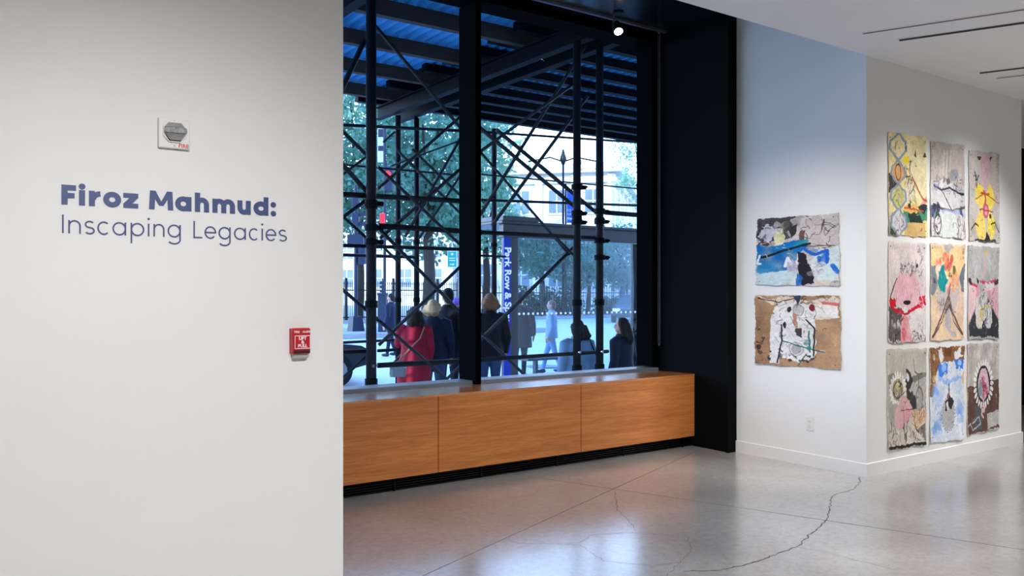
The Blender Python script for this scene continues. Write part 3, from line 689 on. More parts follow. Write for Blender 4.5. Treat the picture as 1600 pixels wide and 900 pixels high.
def art3():
    c = Canvas(200, 264, (226,208,150), 13); c.tone(.12); c.poly([(.5,.05),(1,0),(1,.6),(.5,.65)], (226,216,176), .7, .04); c.poly([(.55,.04),(.95,.05),(.94,.18),(.6,.16)], (214,200,150), .9, .05)
    c.poly([(0,.4),(.2,.4),(.2,.55),(0,.6)], (54,48,46), .9); c.poly([(.38,.74),(1,.70),(1,.84),(.4,.86)], (72,138,104), 1, .03); c.poly([(.5,.76),(.76,.72),(.9,.86),(.55,.88)], (38,56,48), 1, .03); c.poly([(.42,.86),(.96,.86),(.94,1),(.4,1)], (204,170,110), 1, .02); c.poly([(0,.86),(.12,.9),(.2,1),(0,1)], (60,84,50), 1)
    c.poly([(.4,.70),(.8,.68),(.76,.76),(.4,.76)], (224,180,100), 1, .03); c.poly([(.78,.70),(.98,.58),(1,.66),(.86,.72)], (224,150,150), 1); c.poly([(.76,.70),(.9,.66),(1,.68),(.92,.78)], (44,50,58), 1); c.poly([(.5,.55),(.56,.55),(.56,.72),(.5,.72)], K, .9)
    c.poly([(.44,.44),(.6,.42),(.64,.60),(.5,.68),(.42,.58)], (226,216,190), .9, .05); c.scrib((.4,.3,.7,.6), 22, .07, .007, [K,(90,70,50)], .8); c.line([(.62,.42),(.9,.62),(1,.64)], .012, (176,90,70)); c.line([(.4,.72),(.9,.74)], .008, (190,90,60))
    c.ell(.46,.245,.085,.04,(236,208,40), 1, .01); c.poly([(.7,.14),(.66,.2),(.74,.2)], K, .8); c.poly([(.95,.14),(.9,.2),(1,.2)], K, .8)
    E = (134,150,166)
    diamond(c, .25, .13, .24, .15, E, (222,206,160)); diamond(c, .24, .38, .2, .14, E, (216,164,110)); diamond(c, .25, .62, .23, .14, E, (196,190,130)); diamond(c, .25, .87, .24, .15, E, (206,200,204))
    c.ring(.24,.38,.07,.08,.14,(120,76,50)); c.scrib((.1,.05,.4,.22), 10, .05, .006, [(130,110,70)], .7); c.scrib((.12,.56,.38,.7), 12, .05, .006, [(96,90,60)], .7); c.scrib((.1,.78,.4,.96), 22, .05, .006, [(90,84,92),(236,234,236)], .8); c.blobs((.42,.06,.5,.16), 4, .03, [(60,84,100)])
    return c
def art4():
    c = Canvas(192, 264, (198,186,178), 14); c.tone(.12); c.poly([(0,.42),(1,.45),(1,1),(0,1)], (206,204,204), .9, .05); c.scrib((0,.05,.5,.4), 40, .05, .005, [(150,138,132),(216,208,204)], .6)
    for x in (.36,.46,.56): c.line([(x+.04,.08),(x,.34),(x-.02,.42)], .012, (226,220,214), .9)
    c.ell(.68,.33,.16,.06,(150,150,160),.8,.06); c.poly([(.2,.46),(.3,.40),(.64,.42),(.62,.48),(.3,.50)], (214,212,214), 1, .03); c.blobs((.36,.36,.56,.42), 10, .03, [(90,78,74),(150,120,96)]); c.scrib((.05,.36,.95,.52), 40, .06, .006, [(70,68,84),(120,116,140),K], .8)
    c.line([(.1,.46),(.3,.50),(.55,.47),(.9,.53)], .01, (56,54,66)); c.line([(.86,.52),(.98,.52)], .012, K); c.ell(.14,.48,.1,.035,(124,122,170),.6,wash=.5)
    c.line([(.35,.52),(.6,.70)], .007, K); c.line([(.08,.66),(.35,.70),(.62,.715),(.85,.68),(1,.66)], .012, (90,84,84)); c.poly([(.3,.70),(.62,.715),(.9,.68),(.84,.74),(.34,.77)], (160,172,206), .8, .03)
    c.ell(.5,.88,.36,.15,(206,212,206), 1, .02); c.blobs((.04,.66,.24,.8), 12, .05, [(44,84,80),(52,66,110),(40,40,50)]); c.blobs((.84,.68,.98,.76), 7, .04, [(52,74,140),(60,60,84)])
    c.ell(.18,.9,.14,.11,(206,202,200), 1, .03); c.ell(.86,.88,.13,.13,(206,202,200), 1, .03); c.ring(.2,.87,.1,.1,.1,K,.7); c.scrib((.06,.78,.3,1), 22, .05, .007, [K], .8); c.scrib((.74,.76,.98,1), 22, .05, .007, [(90,84,84),K], .8)
    return c
def art5():
    c = Canvas(184, 264, (196,188,180), 15); c.tone(.1); c.scrib((.7,.35,1,.6), 30, .04, .004, [(160,150,144)], .5)
    c.poly([(.38,.02),(.72,.02),(.62,.34),(.56,.5),(.5,.5),(.42,.34)], (206,172,178), 1, .02); c.blobs((.4,.05,.66,.4), 20, .03, [(190,152,160),(216,190,192)], .4); c.poly([(.26,.05),(.4,.06),(.36,.1),(.32,.1)], (70,56,50)); c.poly([(.66,.04),(.76,.05),(.70,.1)], (70,56,50))
    Y = (238,214,90); c.poly([(.3,.34),(.46,.40),(.52,.60),(.42,.62),(.2,.58),(.2,.44)], Y, 1, .03); c.poly([(.66,.34),(.56,.48),(.56,.60),(.68,.66),(.84,.54),(.8,.42)], Y, 1, .03); c.poly([(.38,.62),(.5,.70),(.52,.9),(.4,1),(.26,.98),(.18,.80)], (240,208,110), 1, .03); c.poly([(.66,.62),(.58,.8),(.58,.9),(.7,1),(.8,.92),(.82,.78)], Y, 1, .03)
    c.ell(.35,.52,.1,.06,(238,190,130),.6,wash=.5); c.poly([(.44,1),(.54,.88),(.66,1)], (50,42,52)); c.line([(.48,.44),(.54,.52),(.52,.58)], .02, (214,66,34)); c.line([(.38,.46),(.66,.47)], .012, (210,80,40)); c.line([(.2,.54),(.5,.46),(1,.56)], .006, (150,100,40))
    c.ell(.55,.655,.10,.09,(206,96,120), 1, .02); c.ell(.55,.655,.05,.06,(224,150,160)); c.line([(.34,.64),(.78,.66)], .007, (170,50,60)); c.ell(.69,.71,.03,.03,(40,40,30)); c.line([(.06,.88),(.2,.80),(.3,.84)], .008, K); c.line([(.7,.80),(.84,.78),(.96,.88)], .008, K); c.scrib((.6,.8,.9,.9), 12, .05, .006, [(110,140,60)], .8); c.scrib((.2,.2,.28,.34), 10, .04, .01, [K], .9); c.blobs((.2,.36,.34,.4), 3, .03, [(120,80,50)]); c.line([(.18,1),(.84,.99)], .014, (60,60,70))
    return c
def art6():
    c = Canvas(200, 264, (218,204,200), 16); c.tone(.08); c.scrib((.1,.02,.8,.28), 40, .06, .004, [(190,176,172),(230,222,218)], .6)
    c.poly([(0,.62),(.36,.66),(.34,1),(.02,.98)], (84,78,76), .95, .05); c.poly([(.32,.28),(.68,.28),(.84,.46),(.9,.60),(.6,.66),(.42,.66),(.12,.58),(.16,.42)], (224,178,184), 1, .03)
    for k in range(14):
        x = .3 + .03*k; c.line([(x,.3),(.5+(x-.5)*2.2,.54)], .008, (206,146,158), .5)
    c.poly([(.36,.26),(.62,.26),(.66,.32),(.36,.31)], (214,200,194)); c.scrib((.3,.22,.7,.32), 22, .04, .008, [K,(110,100,96)], .8); c.ell(.49,.6,.1,.024,(30,26,30),1,.005); c.scrib((.72,.05,.9,.34), 34, .05, .008, [(90,84,84),(224,216,212)], .7); c.ell(.76,.22,.03,.025,K); c.ell(.88,.28,.12,.1,(196,186,176),.5,.08,wash=.5); c.scrib((.6,.26,.95,.48), 20, .08, .005, [(150,140,136)], .6)
    c.poly([(.02,.56),(.16,.56),(.2,.62),(.06,.64)], (206,30,52), 1, .05); c.poly([(.84,.56),(.98,.52),(1,.62),(.88,.64)], (206,30,52), 1, .05); c.line([(.06,.62),(.2,.68),(.42,.70),(.6,.68),(.84,.64),(.96,.60)], .02, (200,26,48), 1, .03); c.scrib((.8,.54,1,.64), 12, .06, .01, [(206,30,52),(224,200,200)], .9)
    c.ell(.46,.67,.06,.035,(206,214,208)); c.line([(.36,.78),(.44,.72),(.56,.70)], .012, (190,30,50)); c.poly([(.34,.82),(.44,.72),(.56,.76),(.6,1),(.3,1)], (214,150,154), 1, .04); c.blobs((.36,.85,.56,.98), 12, .05, [(206,84,96),(226,180,184)], .6)
    c.poly([(.58,.72),(.98,.66),(.98,.96),(.64,1)], (222,214,210), 1, .03); c.blobs((.1,.78,.28,.84), 6, .05, [(210,200,196)]); c.scrib((.04,.7,.34,.98), 26, .05, .008, [K,(150,140,136)], .8); c.scrib((.6,.9,.98,.98), 18, .05, .008, [K,(90,80,76)], .8); c.line([(.22,.36),(.1,.48),(.04,.56)], .008, K)
    return c
def art7():
    c = Canvas(192, 264, (222,194,164), 17); c.tone(.1); c.poly([(.02,.02),(.98,.03),(.98,.3),(.6,.36),(.02,.3)], (236,200,144), .9, .05); c.poly([(.34,0),(.66,.02),(.5,.1),(.4,.06)], (168,166,170), .9); c.poly([(.02,.02),(.3,.02),(.3,.05),(.02,.05)], (196,176,140), .6)
    c.poly([(0,.24),(.12,.22),(.22,.45),(.05,.55),(0,.5)], (128,134,142), 1, .03); c.poly([(1,.2),(.92,.24),(.86,.34),(.92,.48),(1,.52)], (110,116,128), 1, .03); c.blobs((.08,.34,.14,.42), 4, .03, [K])
    c.ell(.3,.28,.13,.1,(222,206,190),1,.04); c.poly([(.3,.22),(.38,.20),(.42,.30),(.48,.38),(.42,.46),(.4,.52),(.3,.52),(.22,.4),(.24,.30)], (26,142,146), 1, .05); c.blobs((.26,.24,.42,.5), 10, .05, [(28,150,150),(20,128,140)], .9)
    c.blobs((.36,.10,.62,.24), 18, .05, [(214,96,76),(226,140,110),(190,70,66)]); c.blobs((.16,.16,.28,.22), 8, .03, [(226,120,104)]); c.blobs((.56,.28,.8,.46), 18, .05, [(230,150,84),(222,128,66),(236,190,150)]); c.ell(.69,.27,.045,.05,(106,104,70)); c.blobs((.6,.36,.8,.5), 10, .04, [(222,160,130)]); c.blobs((.5,.28,.6,.34), 4, .025, [(40,36,40)])
    c.poly([(.2,.46),(.4,.52),(.46,.44),(.6,.44),(.7,.52),(.84,.42),(.84,.56),(.7,.7),(.3,.72),(.2,.6)], (190,180,180), .9, .05); c.poly([(.44,.70),(.56,.66),(.62,.8),(.62,.9),(.8,.96),(.76,.99),(.5,.92),(.42,.86)], (176,170,176), .9, .05)
    c.line([(.56,.46),(.53,.54),(.32,.76),(.04,.97)], .016, (116,84,72)); c.line([(.53,.54),(.66,.72),(.96,.95)], .016, (116,84,72)); c.line([(.54,.58),(.34,.80),(.06,.97)], .008, (90,70,64)); c.line([(.54,.58),(.68,.80),(.95,.95)], .008, (90,70,64)); c.line([(.45,.72),(.54,.63),(.62,.70)], .014, (96,76,70)); c.line([(.57,.42),(.5,.5)], .02, (216,120,120)); c.scrib((.2,.5,.45,.68), 16, .06, .006, [K,(150,140,130)], .8); c.blobs((.94,.06,.98,.14), 3, .02, [(160,60,40)])
    return c
def art8():
    c = Canvas(184, 264, (178,178,176), 18); c.tone(.14); c.scrib((.05,.05,.95,.4), 50, .10, .004, [(150,150,150),(206,206,204)], .6); c.ell(.58,.06,.06,.03,(214,190,130))
    c.poly([(0,.40),(.3,.44),(.44,.50),(.3,.6),(.02,.84)], (226,192,194), 1, .03); c.poly([(.5,.46),(1,.42),(1,.78),(.7,.62)], (224,184,190), 1, .03); c.poly([(.26,.42),(.44,.46),(.46,.52),(.24,.62)], (214,110,134), .8, .06, wash=.6); c.poly([(.56,.12),(.62,.3),(.52,.4),(.44,.34)], (214,170,180), .7, .05)
    c.line([(.02,.38),(.28,.44)], .014, (200,70,96)); c.line([(.4,.38),(.62,.40),(.9,.36)], .014, (206,60,96)); c.poly([(0,.34),(.1,.36),(.14,.42),(.04,.4)], (56,50,48)); c.poly([(.86,.38),(1,.35),(1,.40),(.88,.42)], (70,62,56)); c.poly([(.26,.34),(.36,.38),(.3,.42)], (48,44,44)); c.ell(.7,.42,.16,.03,(222,216,212),.9,.04)
    for k in range(12): c.line([(.55,.5),(.98,.44+.028*k)], .004, (206,140,154), .5)
    c.poly([(.5,.46),(.62,.55),(1,.80),(.98,.98),(.02,.98),(.0,.86),(.3,.64)], (52,54,60), 1, .02); c.scrib((.05,.8,.95,.98), 40, .06, .005, [(84,88,94),(36,38,42)], .6); c.line([(.5,.46),(1,.80)], .008, (110,84,70)); c.line([(.5,.46),(.02,.86)], .006, (140,110,100))
    c.ell(.38,.72,.14,.18,(214,208,196),1,.05); c.ell(.66,.74,.15,.14,(206,206,204),1,.05); c.ell(.44,.72,.06,.08,(206,178,120),.9,.04); c.ell(.48,.56,.16,.08,(196,194,192),1,.05); c.scrib((.3,.5,.8,.7), 34, .06, .007, [K,(226,224,222),(70,66,66)], .8); c.line([(.54,.64),(.74,.66)], .008, (214,196,60)); c.scrib((.4,.66,.78,.88), 20, .08, .006, [(80,78,80),(230,228,226)], .7); c.line([(.46,.86),(.6,.78)], .01, K)
    return c
def art9():
    c = Canvas(200, 264, (192,186,174), 19); c.tone(.1); c.poly([(0,.27),(.2,.3),(.5,.30),(1,.24),(1,.65),(0,.7)], (174,172,164), .9, .03); c.poly([(.5,.30),(1,.25),(1,.3),(.56,.36)], (112,114,106), .9); c.poly([(0,.26),(.16,.24),(.2,.34),(.04,.4)], (124,126,112), .9)
    c.line([(.66,.10),(.70,.24),(.8,.27),(.9,.26)], .006, (80,76,70)); c.line([(.8,.27),(.82,.58)], .008, (84,80,76)); c.ell(.82,.54,.09,.14,(160,156,148),.8,.03); c.ring(.82,.54,.09,.14,.1,(80,76,74),.8); c.scrib((.68,.4,1,.64), 26, .06, .007, [(70,66,64),(200,196,188)], .7)
    c.poly([(.46,.22),(.58,.24),(.66,.36),(.54,.42),(.72,.50),(.72,.64),(.6,.62),(.5,.5),(.44,.36)], (60,58,56), 1, .04); c.poly([(.48,.25),(.56,.29),(.52,.34),(.46,.3)], (206,214,216))
    c.petals(.26,.41,.17,.13,20,.055,(226,222,212)); c.ell(.26,.41,.14,.11,(160,150,126), 1, .02); c.ell(.27,.37,.07,.05,(200,186,120),.8); c.ring(.26,.41,.10,.08,.12,(80,74,70),.8); c.scrib((.16,.32,.38,.52), 26, .04, .006, [K,(224,220,210)], .8)
    c.ell(.2,.66,.16,.12,(166,164,158),1,.03); c.poly([(.42,.46),(.2,.60),(.18,.76),(.36,.82),(.44,.78),(.66,.64),(.6,.56)], (212,166,168), 1, .03); c.ell(.5,.68,.06,.08,(218,140,150),.7,.04); c.line([(.4,.58),(.44,.82)], .005, (120,80,84)); c.line([(.34,.62),(.66,.62)], .005, (120,80,84))
    c.poly([(.62,.64),(1,.62),(.96,.8),(.8,.86),(.62,.8)], (214,186,156), 1, .05); c.scrib((.62,.64,.98,.84), 30, .06, .007, [(120,90,60),(230,214,190),(200,140,110)], .8); c.poly([(0,.8),(.4,.84),(.66,.82),(.98,.9),(.98,.99),(0,.99)], (206,196,184), 1, .04); c.poly([(.74,.84),(.98,.78),(.98,.96)], (110,108,104), .9); c.scrib((0,.78,.9,.96), 60, .07, .008, [K,(228,220,208),(130,110,90)], .8); c.poly([(0,.965),(1,.965),(1,1),(0,1)], (50,44,40), 1, .02)
    return c
def art10():
    c = Canvas(192, 264, (214,220,230), 20); c.tone(.05); c.poly([(0,0),(1,0),(1,.16),(.3,.16),(.16,.3),(.1,.5),(0,.52)], (138,96,64), 1, .03); c.scrib((0,0,.3,.3), 14, .1, .012, [(90,60,40),(170,130,90)], .6); c.poly([(.4,.0),(.62,.0),(.6,.12),(.42,.1)], (110,66,44), .9)
    c.poly([(.2,.03),(.32,.02),(.4,.12),(.3,.16)], (226,222,216), 1, .04); c.poly([(.7,.08),(.9,0),(.88,.1),(.98,.12),(.74,.16)], (224,222,220), 1, .05); c.blobs((.08,.1,.14,.14), 2, .04, [(230,226,220)]); c.blobs((.1,.3,.16,.42), 5, .04, [(220,190,150),(230,226,220)])
    c.poly([(.96,.28),(1,.28),(1,.42),(.96,.4)], (236,176,50)); Bc = (66,126,220)
    c.poly([(.26,.18),(.52,.16),(.48,.28),(.32,.32),(.24,.28)], Bc, 1, .05); c.poly([(.70,.16),(.98,.16),(.96,.26),(.76,.24)], Bc, 1, .05); c.ell(.40,.22,.07,.05,(150,190,236),.9); c.ell(.86,.19,.06,.03,(160,196,236),.9)
    c.line([(.26,.32),(.5,.38),(.8,.33),(.95,.36)], .022, (140,176,230), .8, .05); c.ell(.2,.5,.2,.09,(150,184,234),.8,.1,wash=.5); c.ell(.14,.47,.1,.04,(84,140,222),.7,.06,wash=.5); c.ell(.85,.44,.16,.07,(150,184,234),.7,.1,wash=.5)
    for x, y, r in ((.12,.78,.16),(.3,.72,.1),(.86,.66,.14),(.9,.8,.12),(.2,.9,.16)): c.ell(x,y,r,r*.6,(96,146,224),.75,.12,wash=.45)
    c.ell(.3,.95,.35,.06,(214,222,236),.7,.1)
    c.ell(.53,.72,.19,.17,(178,176,176), 1, .02); c.poly([(.44,.58),(.56,.52),(.7,.58),(.62,.68),(.54,.64),(.5,.7),(.42,.66)], (46,42,44), 1, .03); c.poly([(.46,.6),(.52,.57),(.54,.66),(.5,.7)], (216,210,208)); c.blobs((.5,.43,.6,.53), 10, .024, [(70,66,70),(160,90,90),(200,200,204)]); c.line([(.55,.40),(.55,.56)], .012, K)
    for k in range(26):
        t = 2*math.pi*k/26; c.ell(.53+.2*math.cos(t), .72+.18*math.sin(t), .012, .009, (90,88,92), .8)
    return c
def art11():
    c = Canvas(184, 264, (190,182,174), 21); c.tone(.08); c.ell(.6,.12,.4,.1,(206,200,194),.5,.1); c.poly([(0,.47),(.5,.44),(1,.42),(1,.98),(0,1)], (96,70,62), 1, .02); c.tone(.2, 8); c.poly([(.62,.8),(1,.78),(1,.95),(.6,.98)], (190,186,182), 1, .02); c.scrib((.64,.8,.98,.95), 14, .08, .004, [(120,116,114)], .6)
    c.poly([(.24,.7),(.4,.74),(.46,.82),(.4,.97),(.22,.97)], (84,92,98), .9, .04); c.line([(.08,.88),(.16,.96),(.4,.90),(.36,.82),(.14,.88),(.3,.84)], .008, (196,200,202), .9); c.line([(.02,.9),(.1,.88)], .008, (190,194,196))
    c.petals(.5,.46,.27,.23,24,.055,(232,228,224)); c.ell(.5,.46,.22,.21,(48,42,46), 1, .01); c.ell(.5,.46,.175,.18,(206,180,186), 1, .02); c.ell(.4,.5,.06,.09,(110,140,142),.8,.04); c.blobs((.46,.4,.66,.58), 14, .05, [(178,60,90),(150,40,70),(220,190,196)], .8); c.scrib((.36,.3,.64,.62), 26, .05, .005, [(150,110,120),(230,214,216)], .7)
    c.blobs((.44,.66,.6,.8), 14, .03, [(226,214,214),(206,140,150)]); c.line([(.5,.68),(.44,.8),(.5,.84)], .014, (216,190,192))
    return c

def attr_mat():
    m = bpy.data.materials.new('pigment_on_paper'); m.use_nodes = True; nt = m.node_tree; b = nt.nodes['Principled BSDF']
    a = nt.nodes.new('ShaderNodeAttribute'); a.attribute_name = 'pigment'; nt.links.new(a.outputs['Color'], b.inputs['Base Color'])
    n = nt.nodes.new('ShaderNodeTexNoise'); n.inputs['Scale'].default_value = 260
    tc = nt.nodes.new('ShaderNodeTexCoord'); nt.links.new(tc.outputs['Object'], n.inputs[0])
    bp = nt.nodes.new('ShaderNodeBump'); bp.inputs['Strength'].default_value = 0.12; bp.inputs['Distance'].default_value = 0.002
    nt.links.new(n.outputs['Fac'], bp.inputs['Height']); nt.links.new(bp.outputs[0], b.inputs['Normal'])
    b.inputs['Roughness'].default_value = 0.8; b.inputs['Specular IOR Level'].default_value = 0.2
    return m
M['pigment'] = attr_mat()
M['paper'] = mat('rag_paper', (214, 200, 182), 0.85, noise=0.1, scale=30)
M['pin'] = mat('pin_head', (60, 58, 56), 0.4, metal=0.7, noise=0.1, scale=50)
def artwork(c, corners, out, label, seed, curl=0.02):
    """sheet stretched over four wall points TL TR BR BL; OUT is the wall's normal"""
    c.finish()
    TL, TR, BR, BL = corners; out = Vector(out); h, w = c.h, c.w
    U, V = c.U.copy(), c.V.copy(); rs = np.random.default_rng(seed)
    def edge(n, a): # deckled edge
        x = np.linspace(0, 1, n); r = np.zeros(n)
        for f, k in ((2, 1), (5, .7), (13, .5), (29, .45), (47, .3)): r += k*np.sin(2*math.pi*(f*x*rs.uniform(.8, 1.2) + rs.random()))
        return r * a
    Lw = np.exp(-U*14); Rw = np.exp(-(1-U)*14); Tw = np.exp(-V*14); Bw = np.exp(-(1-V)*14)
    u2 = U + Lw*edge(h, .006)[:, None] + Rw*edge(h, .006)[:, None]; v2 = V + Tw*edge(w, .0045)[None, :] + Bw*edge(w, .006)[None, :]
    tl, tr, br, bl = [np.array(p) for p in corners]
    P = (tl*((1-u2)*(1-v2))[..., None] + tr*(u2*(1-v2))[..., None] + br*(u2*v2)[..., None] + bl*((1-u2)*v2)[..., None])
    off = 0.007 + curl*0.5*np.clip(V - .8, 0, 1)/.2*(0.6 + 0.4*np.sin(U*7 + seed)) + 0.004*(vnoise(h, w, 4, 4, seed+9) - .5) + curl*0.12*(Lw + Rw) + 0.006*np.exp(-((V-.02)/.05)**2)*(U > .1)
    P = P + np.array(out)*off[..., None]
    P = P.reshape(-1, 3); idx = np.arange(h*w).reshape(h, w)
    q = np.stack([idx[:-1, :-1], idx[1:, :-1], idx[1:, 1:], idx[:-1, 1:]], -1).reshape(-1, 4)
    m = bpy.data.meshes.new('painted_face'); m.from_pydata(P.tolist(), [], q.tolist())
    m.polygons.foreach_set('use_smooth', [True]*len(m.polygons))
    at = m.color_attributes.new('pigment', 'FLOAT_COLOR', 'POINT')
    im = np.clip(c.img, 0, 1); L = np.where(im <= .04045, im/12.92, ((im+.055)/1.055)**2.4); rgba = np.ones((h*w, 4)); rgba[:, :3] = L.reshape(-1, 3)
    at.data.foreach_set('color', rgba.astype(np.float32).ravel()); m.update()
    bc = (Vector(BL) + Vector(BR)) / 2
    t = thing('paper_artwork', label, 'artwork', bc, 'unframed works on paper hung on the white pier')
    obj('painted_face', m, M['pigment'], t)
    loop = np.concatenate([idx[0, :], idx[1:, -1], idx[-1, -2::-1], idx[-2:0:-1, 0]]); n = len(loop); E = P[loop]
    back = E - np.array(out)*0.005
    mb = MB().add([tuple(p) for p in E] + [tuple(p) for p in back], [(i, (i+1) % n, n + (i+1) % n, n + i) for i in range(n)])
    mb.build('paper_edge', M['paper'], t, fix=False)
    for iu, iv in ((.05, .05), (.95, .05), (.05, .95), (.95, .95)):
        p = Vector(P[idx[int(iv*(h-1)), int(iu*(w-1))]]); MB().tube(p - out*0.002, p + out*0.003, 0.0045, 8).build('pin', M['pin'], t)
    return t
nx = (-1, 0, 0); ny = (0, -1, 0)
def cX(*p): return [onX(x, y, XP) for x, y in p]
def cY(*p): return [onY(x, y, YW) for x, y in p]
artwork(art1(), cX((1184,342.5),(1311,333.5),(1313.5,447.5),(1182,445)), nx, 'landscape paper work with a broad blue and black collage, upper on the short pier face', 31)
artwork(art2(), cX((1181,461.5),(1313.5,462),(1314.5,577),(1181,568)), nx, 'landscape paper work with white figures on brown, lower on the short pier face', 32)
artwork(art3(), cY((1386.3,206),(1446,215.5),(1447,370.5),(1387.3,367)), ny, 'yellow portrait paper work with four stacked diamond medallions', 33)
artwork(art4(), cY((1453,220.7),(1504.5,228),(1507,373.5),(1452.7,368.6)), ny, 'pale grey portrait paper work with a ship drawing and thin lines', 34)
artwork(art5(), cY((1512.7,234.7),(1559,241),(1561,379),(1513,375.8)), ny, 'grey portrait paper work with a large yellow butterfly shape', 35)
artwork(art6(), cY((1387.3,377.6),(1444.5,381),(1445,533),(1386.3,536)), ny, 'pink portrait paper work with a fanned skirt shape and red tips', 36)
artwork(art7(), cY((1452.9,380.4),(1506,383),(1504,530),(1452.9,532)), ny, 'peach portrait paper work with teal and orange blots over a brown chevron', 37)
artwork(art8(), cY((1511.5,384),(1559,387),(1558,529),(1511,529)), ny, 'grey and pink portrait paper work with a charcoal triangle', 38)
artwork(art9(), cY((1385,545.6),(1446,544),(1445,693.5),(1386,703.8)), ny, 'grey portrait paper work with a pink form and a fringed medallion', 39)
artwork(art10(), cY((1451.4,543.5),(1505,539.4),(1504.5,685.3),(1452,692.5)), ny, 'sky blue portrait paper work with a grey oval at its centre', 40)
artwork(art11(), cY((1510.6,537.3),(1559,535.3),(1559,669),(1510.6,680.2)), ny, 'grey and brown portrait paper work with a white petalled oval', 41)

# ================================================================== OUTSIDE
ZG = -0.30                       # pavement by the window
YK = 14.2                        # kerb
def gz(Y): return ZG if Y <= YK else (ZG - 0.13 + max(0, min(1, (Y - YK) / 20)) * 0.55)
# ground (far wider than the view)
g = MB()
struct(MB().box((-40, 6.14, ZG - 0.3), (70, YK, ZG)).build('ground_sidewalk', M['sidewalk']), 'pale concrete sidewalk outside the window', 'sidewalk')
struct(MB().box((-40, YK, ZG - 0.3), (70, YK + 0.16, ZG + 0.005)).build('ground_kerb', M['kerb']), 'granite kerb along the near sidewalk', 'kerb')
Yfar = YK + 20
struct(MB().add([(-60, YK + 0.16, gz(YK + 0.16)), (120, YK + 0.16, gz(YK + 0.16)), (120, Yfar, gz(Yfar)), (-60, Yfar, gz(Yfar)), (-60, YK + 0.16, -1.2), (120, YK + 0.16, -1.2), (120, Yfar, -1.2), (-60, Yfar, -1.2)],
        [(0,1,2,3),(4,7,6,5),(0,4,5,1),(1,5,6,2),(2,6,7,3),(3,7,4,0)]).build('ground_road', M['road']), 'bright pale street surface beyond the sidewalk', 'road')
ZF = gz(Yfar) + 0.13
struct(MB().box((-80, Yfar, -1.2), (140, 160, ZF)).build('ground_park', M['sidewalk']), 'far pavement and park ground across the street', 'ground')
struct(MB().box((-40, 6.16, -0.3), (-0.4, 6.28, 26)).build('wall_street_left', M['stone2']), 'street face of the building left of the window', 'wall')  # unseen street walls raised tall so they shade the street and trees
struct(MB().box((-0.4, 6.16, ZHEAD + 0.85), (XL, 6.28, 26)).build('wall_street_over', M['stone2']), 'street face of the building over the window', 'wall')
struct(MB().box((6.3, 6.16, -0.3), (60, 6.28, 26)).build('wall_street_right', M['stone2']), 'street face of the building right of the window', 'wall')

# ------------------------------------------------------------------ sidewalk shed
SH = thing('sidewalk_shed', 'dark steel sidewalk shed with posts, crossed braces and a corrugated deck', 'scaffold', (3.5, 7.3, ZG))
Y1, Y2 = 7.3, 12.0
ZD = 4.70
def post(x, y, r=0.045, top=4.32):
    MB().tube((x, y, ZG), (x, y, top), r, 14).build('post', M['post'], SH, smooth=True)
    MB().box((x - 0.1, y - 0.1, ZG), (x + 0.1, y + 0.1, ZG + 0.012)).build('base_plate', M['post'], SH)
    for z in (ZG + 0.9, 1.35, 2.3):
        MB().tube((x, y, z - 0.035), (x, y, z + 0.035), r + 0.012, 12).build('clamp', M['girder'], SH)
pX = onY(580, 400, Y1).x; p9 = onY(901.5, 400, Y1).x; p37 = onY(937, 400, Y1).x
nearX = [pX - 2.6, pX - 2.25, pX, p9, p37, p9 + 2.9]
farX = [onY(622, 300, Y2).x, onY(651, 300, Y2).x, onY(772, 300, Y2).x]
post(pX, Y1, 0.05)
for x in (pX - 2.6, p9, p37): post(x, Y1)
for x in farX: post(x, Y2)
post(farX[0] - 2.8, Y2)
def pipe(pa, pb, Y, r, name='brace', m='post', Yb=None):
    A, B = onY(*pa, Y), onY(*pb, Yb or Y)
    for k in (0, 1):                              # run on to the next post or joint
        P, Q = (A, B) if k == 0 else (B, A); px = (pa, pb)[k][0]
        if px <= 540: tx = pX - 2.6
        elif 716 <= px <= 723: tx = onY(749, 459, Y).x
        else: continue
        q = Q + (P - Q) * ((tx - Q.x) / (P.x - Q.x)); lim = ZG + .05 if q.z < ZG + .05 else (4.3 if q.z > 4.3 else None)
        if lim is not None: q = Q + (P - Q) * ((lim - Q.z) / (P.z - Q.z))
        if k == 0: A = q
        else: B = q
    MB().tube(A, B, r, 8).build(name, M[m], SH, smooth=True)
# near-plane ledgers and braces (photo places the ends; all stand in the plane of the posts)
YN = Y1 + 0.07
for a, b, r in (((536,303.6),(719,314),.026), ((592,353),(752,363),.028), ((752,363),(940,372),.022), ((590,571),(752,562.5),.026), ((752,562),(950,549),.022),
                ((536,383.5),(720,389.5),.018), ((500,552),(578,548),.022), ((945,332),(1010,337),.028)):
    pipe(a, b, YN, r, 'ledger')
for a, b, r in (((586,40),(719,199),.019), ((570,62),(530,148),.026), ((530,200),(574,243),.020), ((530,251),(574,300),.024), ((530,277),(574,244),.012),
                ((722,180),(591,294.5),.017), ((591,261),(722,385),.017), ((722,262),(594,372),.019), ((592,357),(722,491),.019),
                ((722,414),(592,539),.018), ((530,448),(592,501),.018), ((592,501),(698,592.5),.017), ((530,596),(577,552),.015), ((722,569),(690,600),.016),
                ((530,344),(574,311),.018), ((536,338),(574,373),.015),
                ((750,200),(904,328),.024), ((776,203),(934,334),.024), ((751,238),(890,398),.016), ((750,237),(898,130),.018), ((750,336),(920,62),.020),
                ((769,352),(918,150),.020), ((750,532),(903,380),.022), ((750,519),(824,590),.017), ((868,371),(900,402),.018)):
    pipe(a, b, YN + random.uniform(-0.02, 0.06), r, 'brace', 'steelpipe')
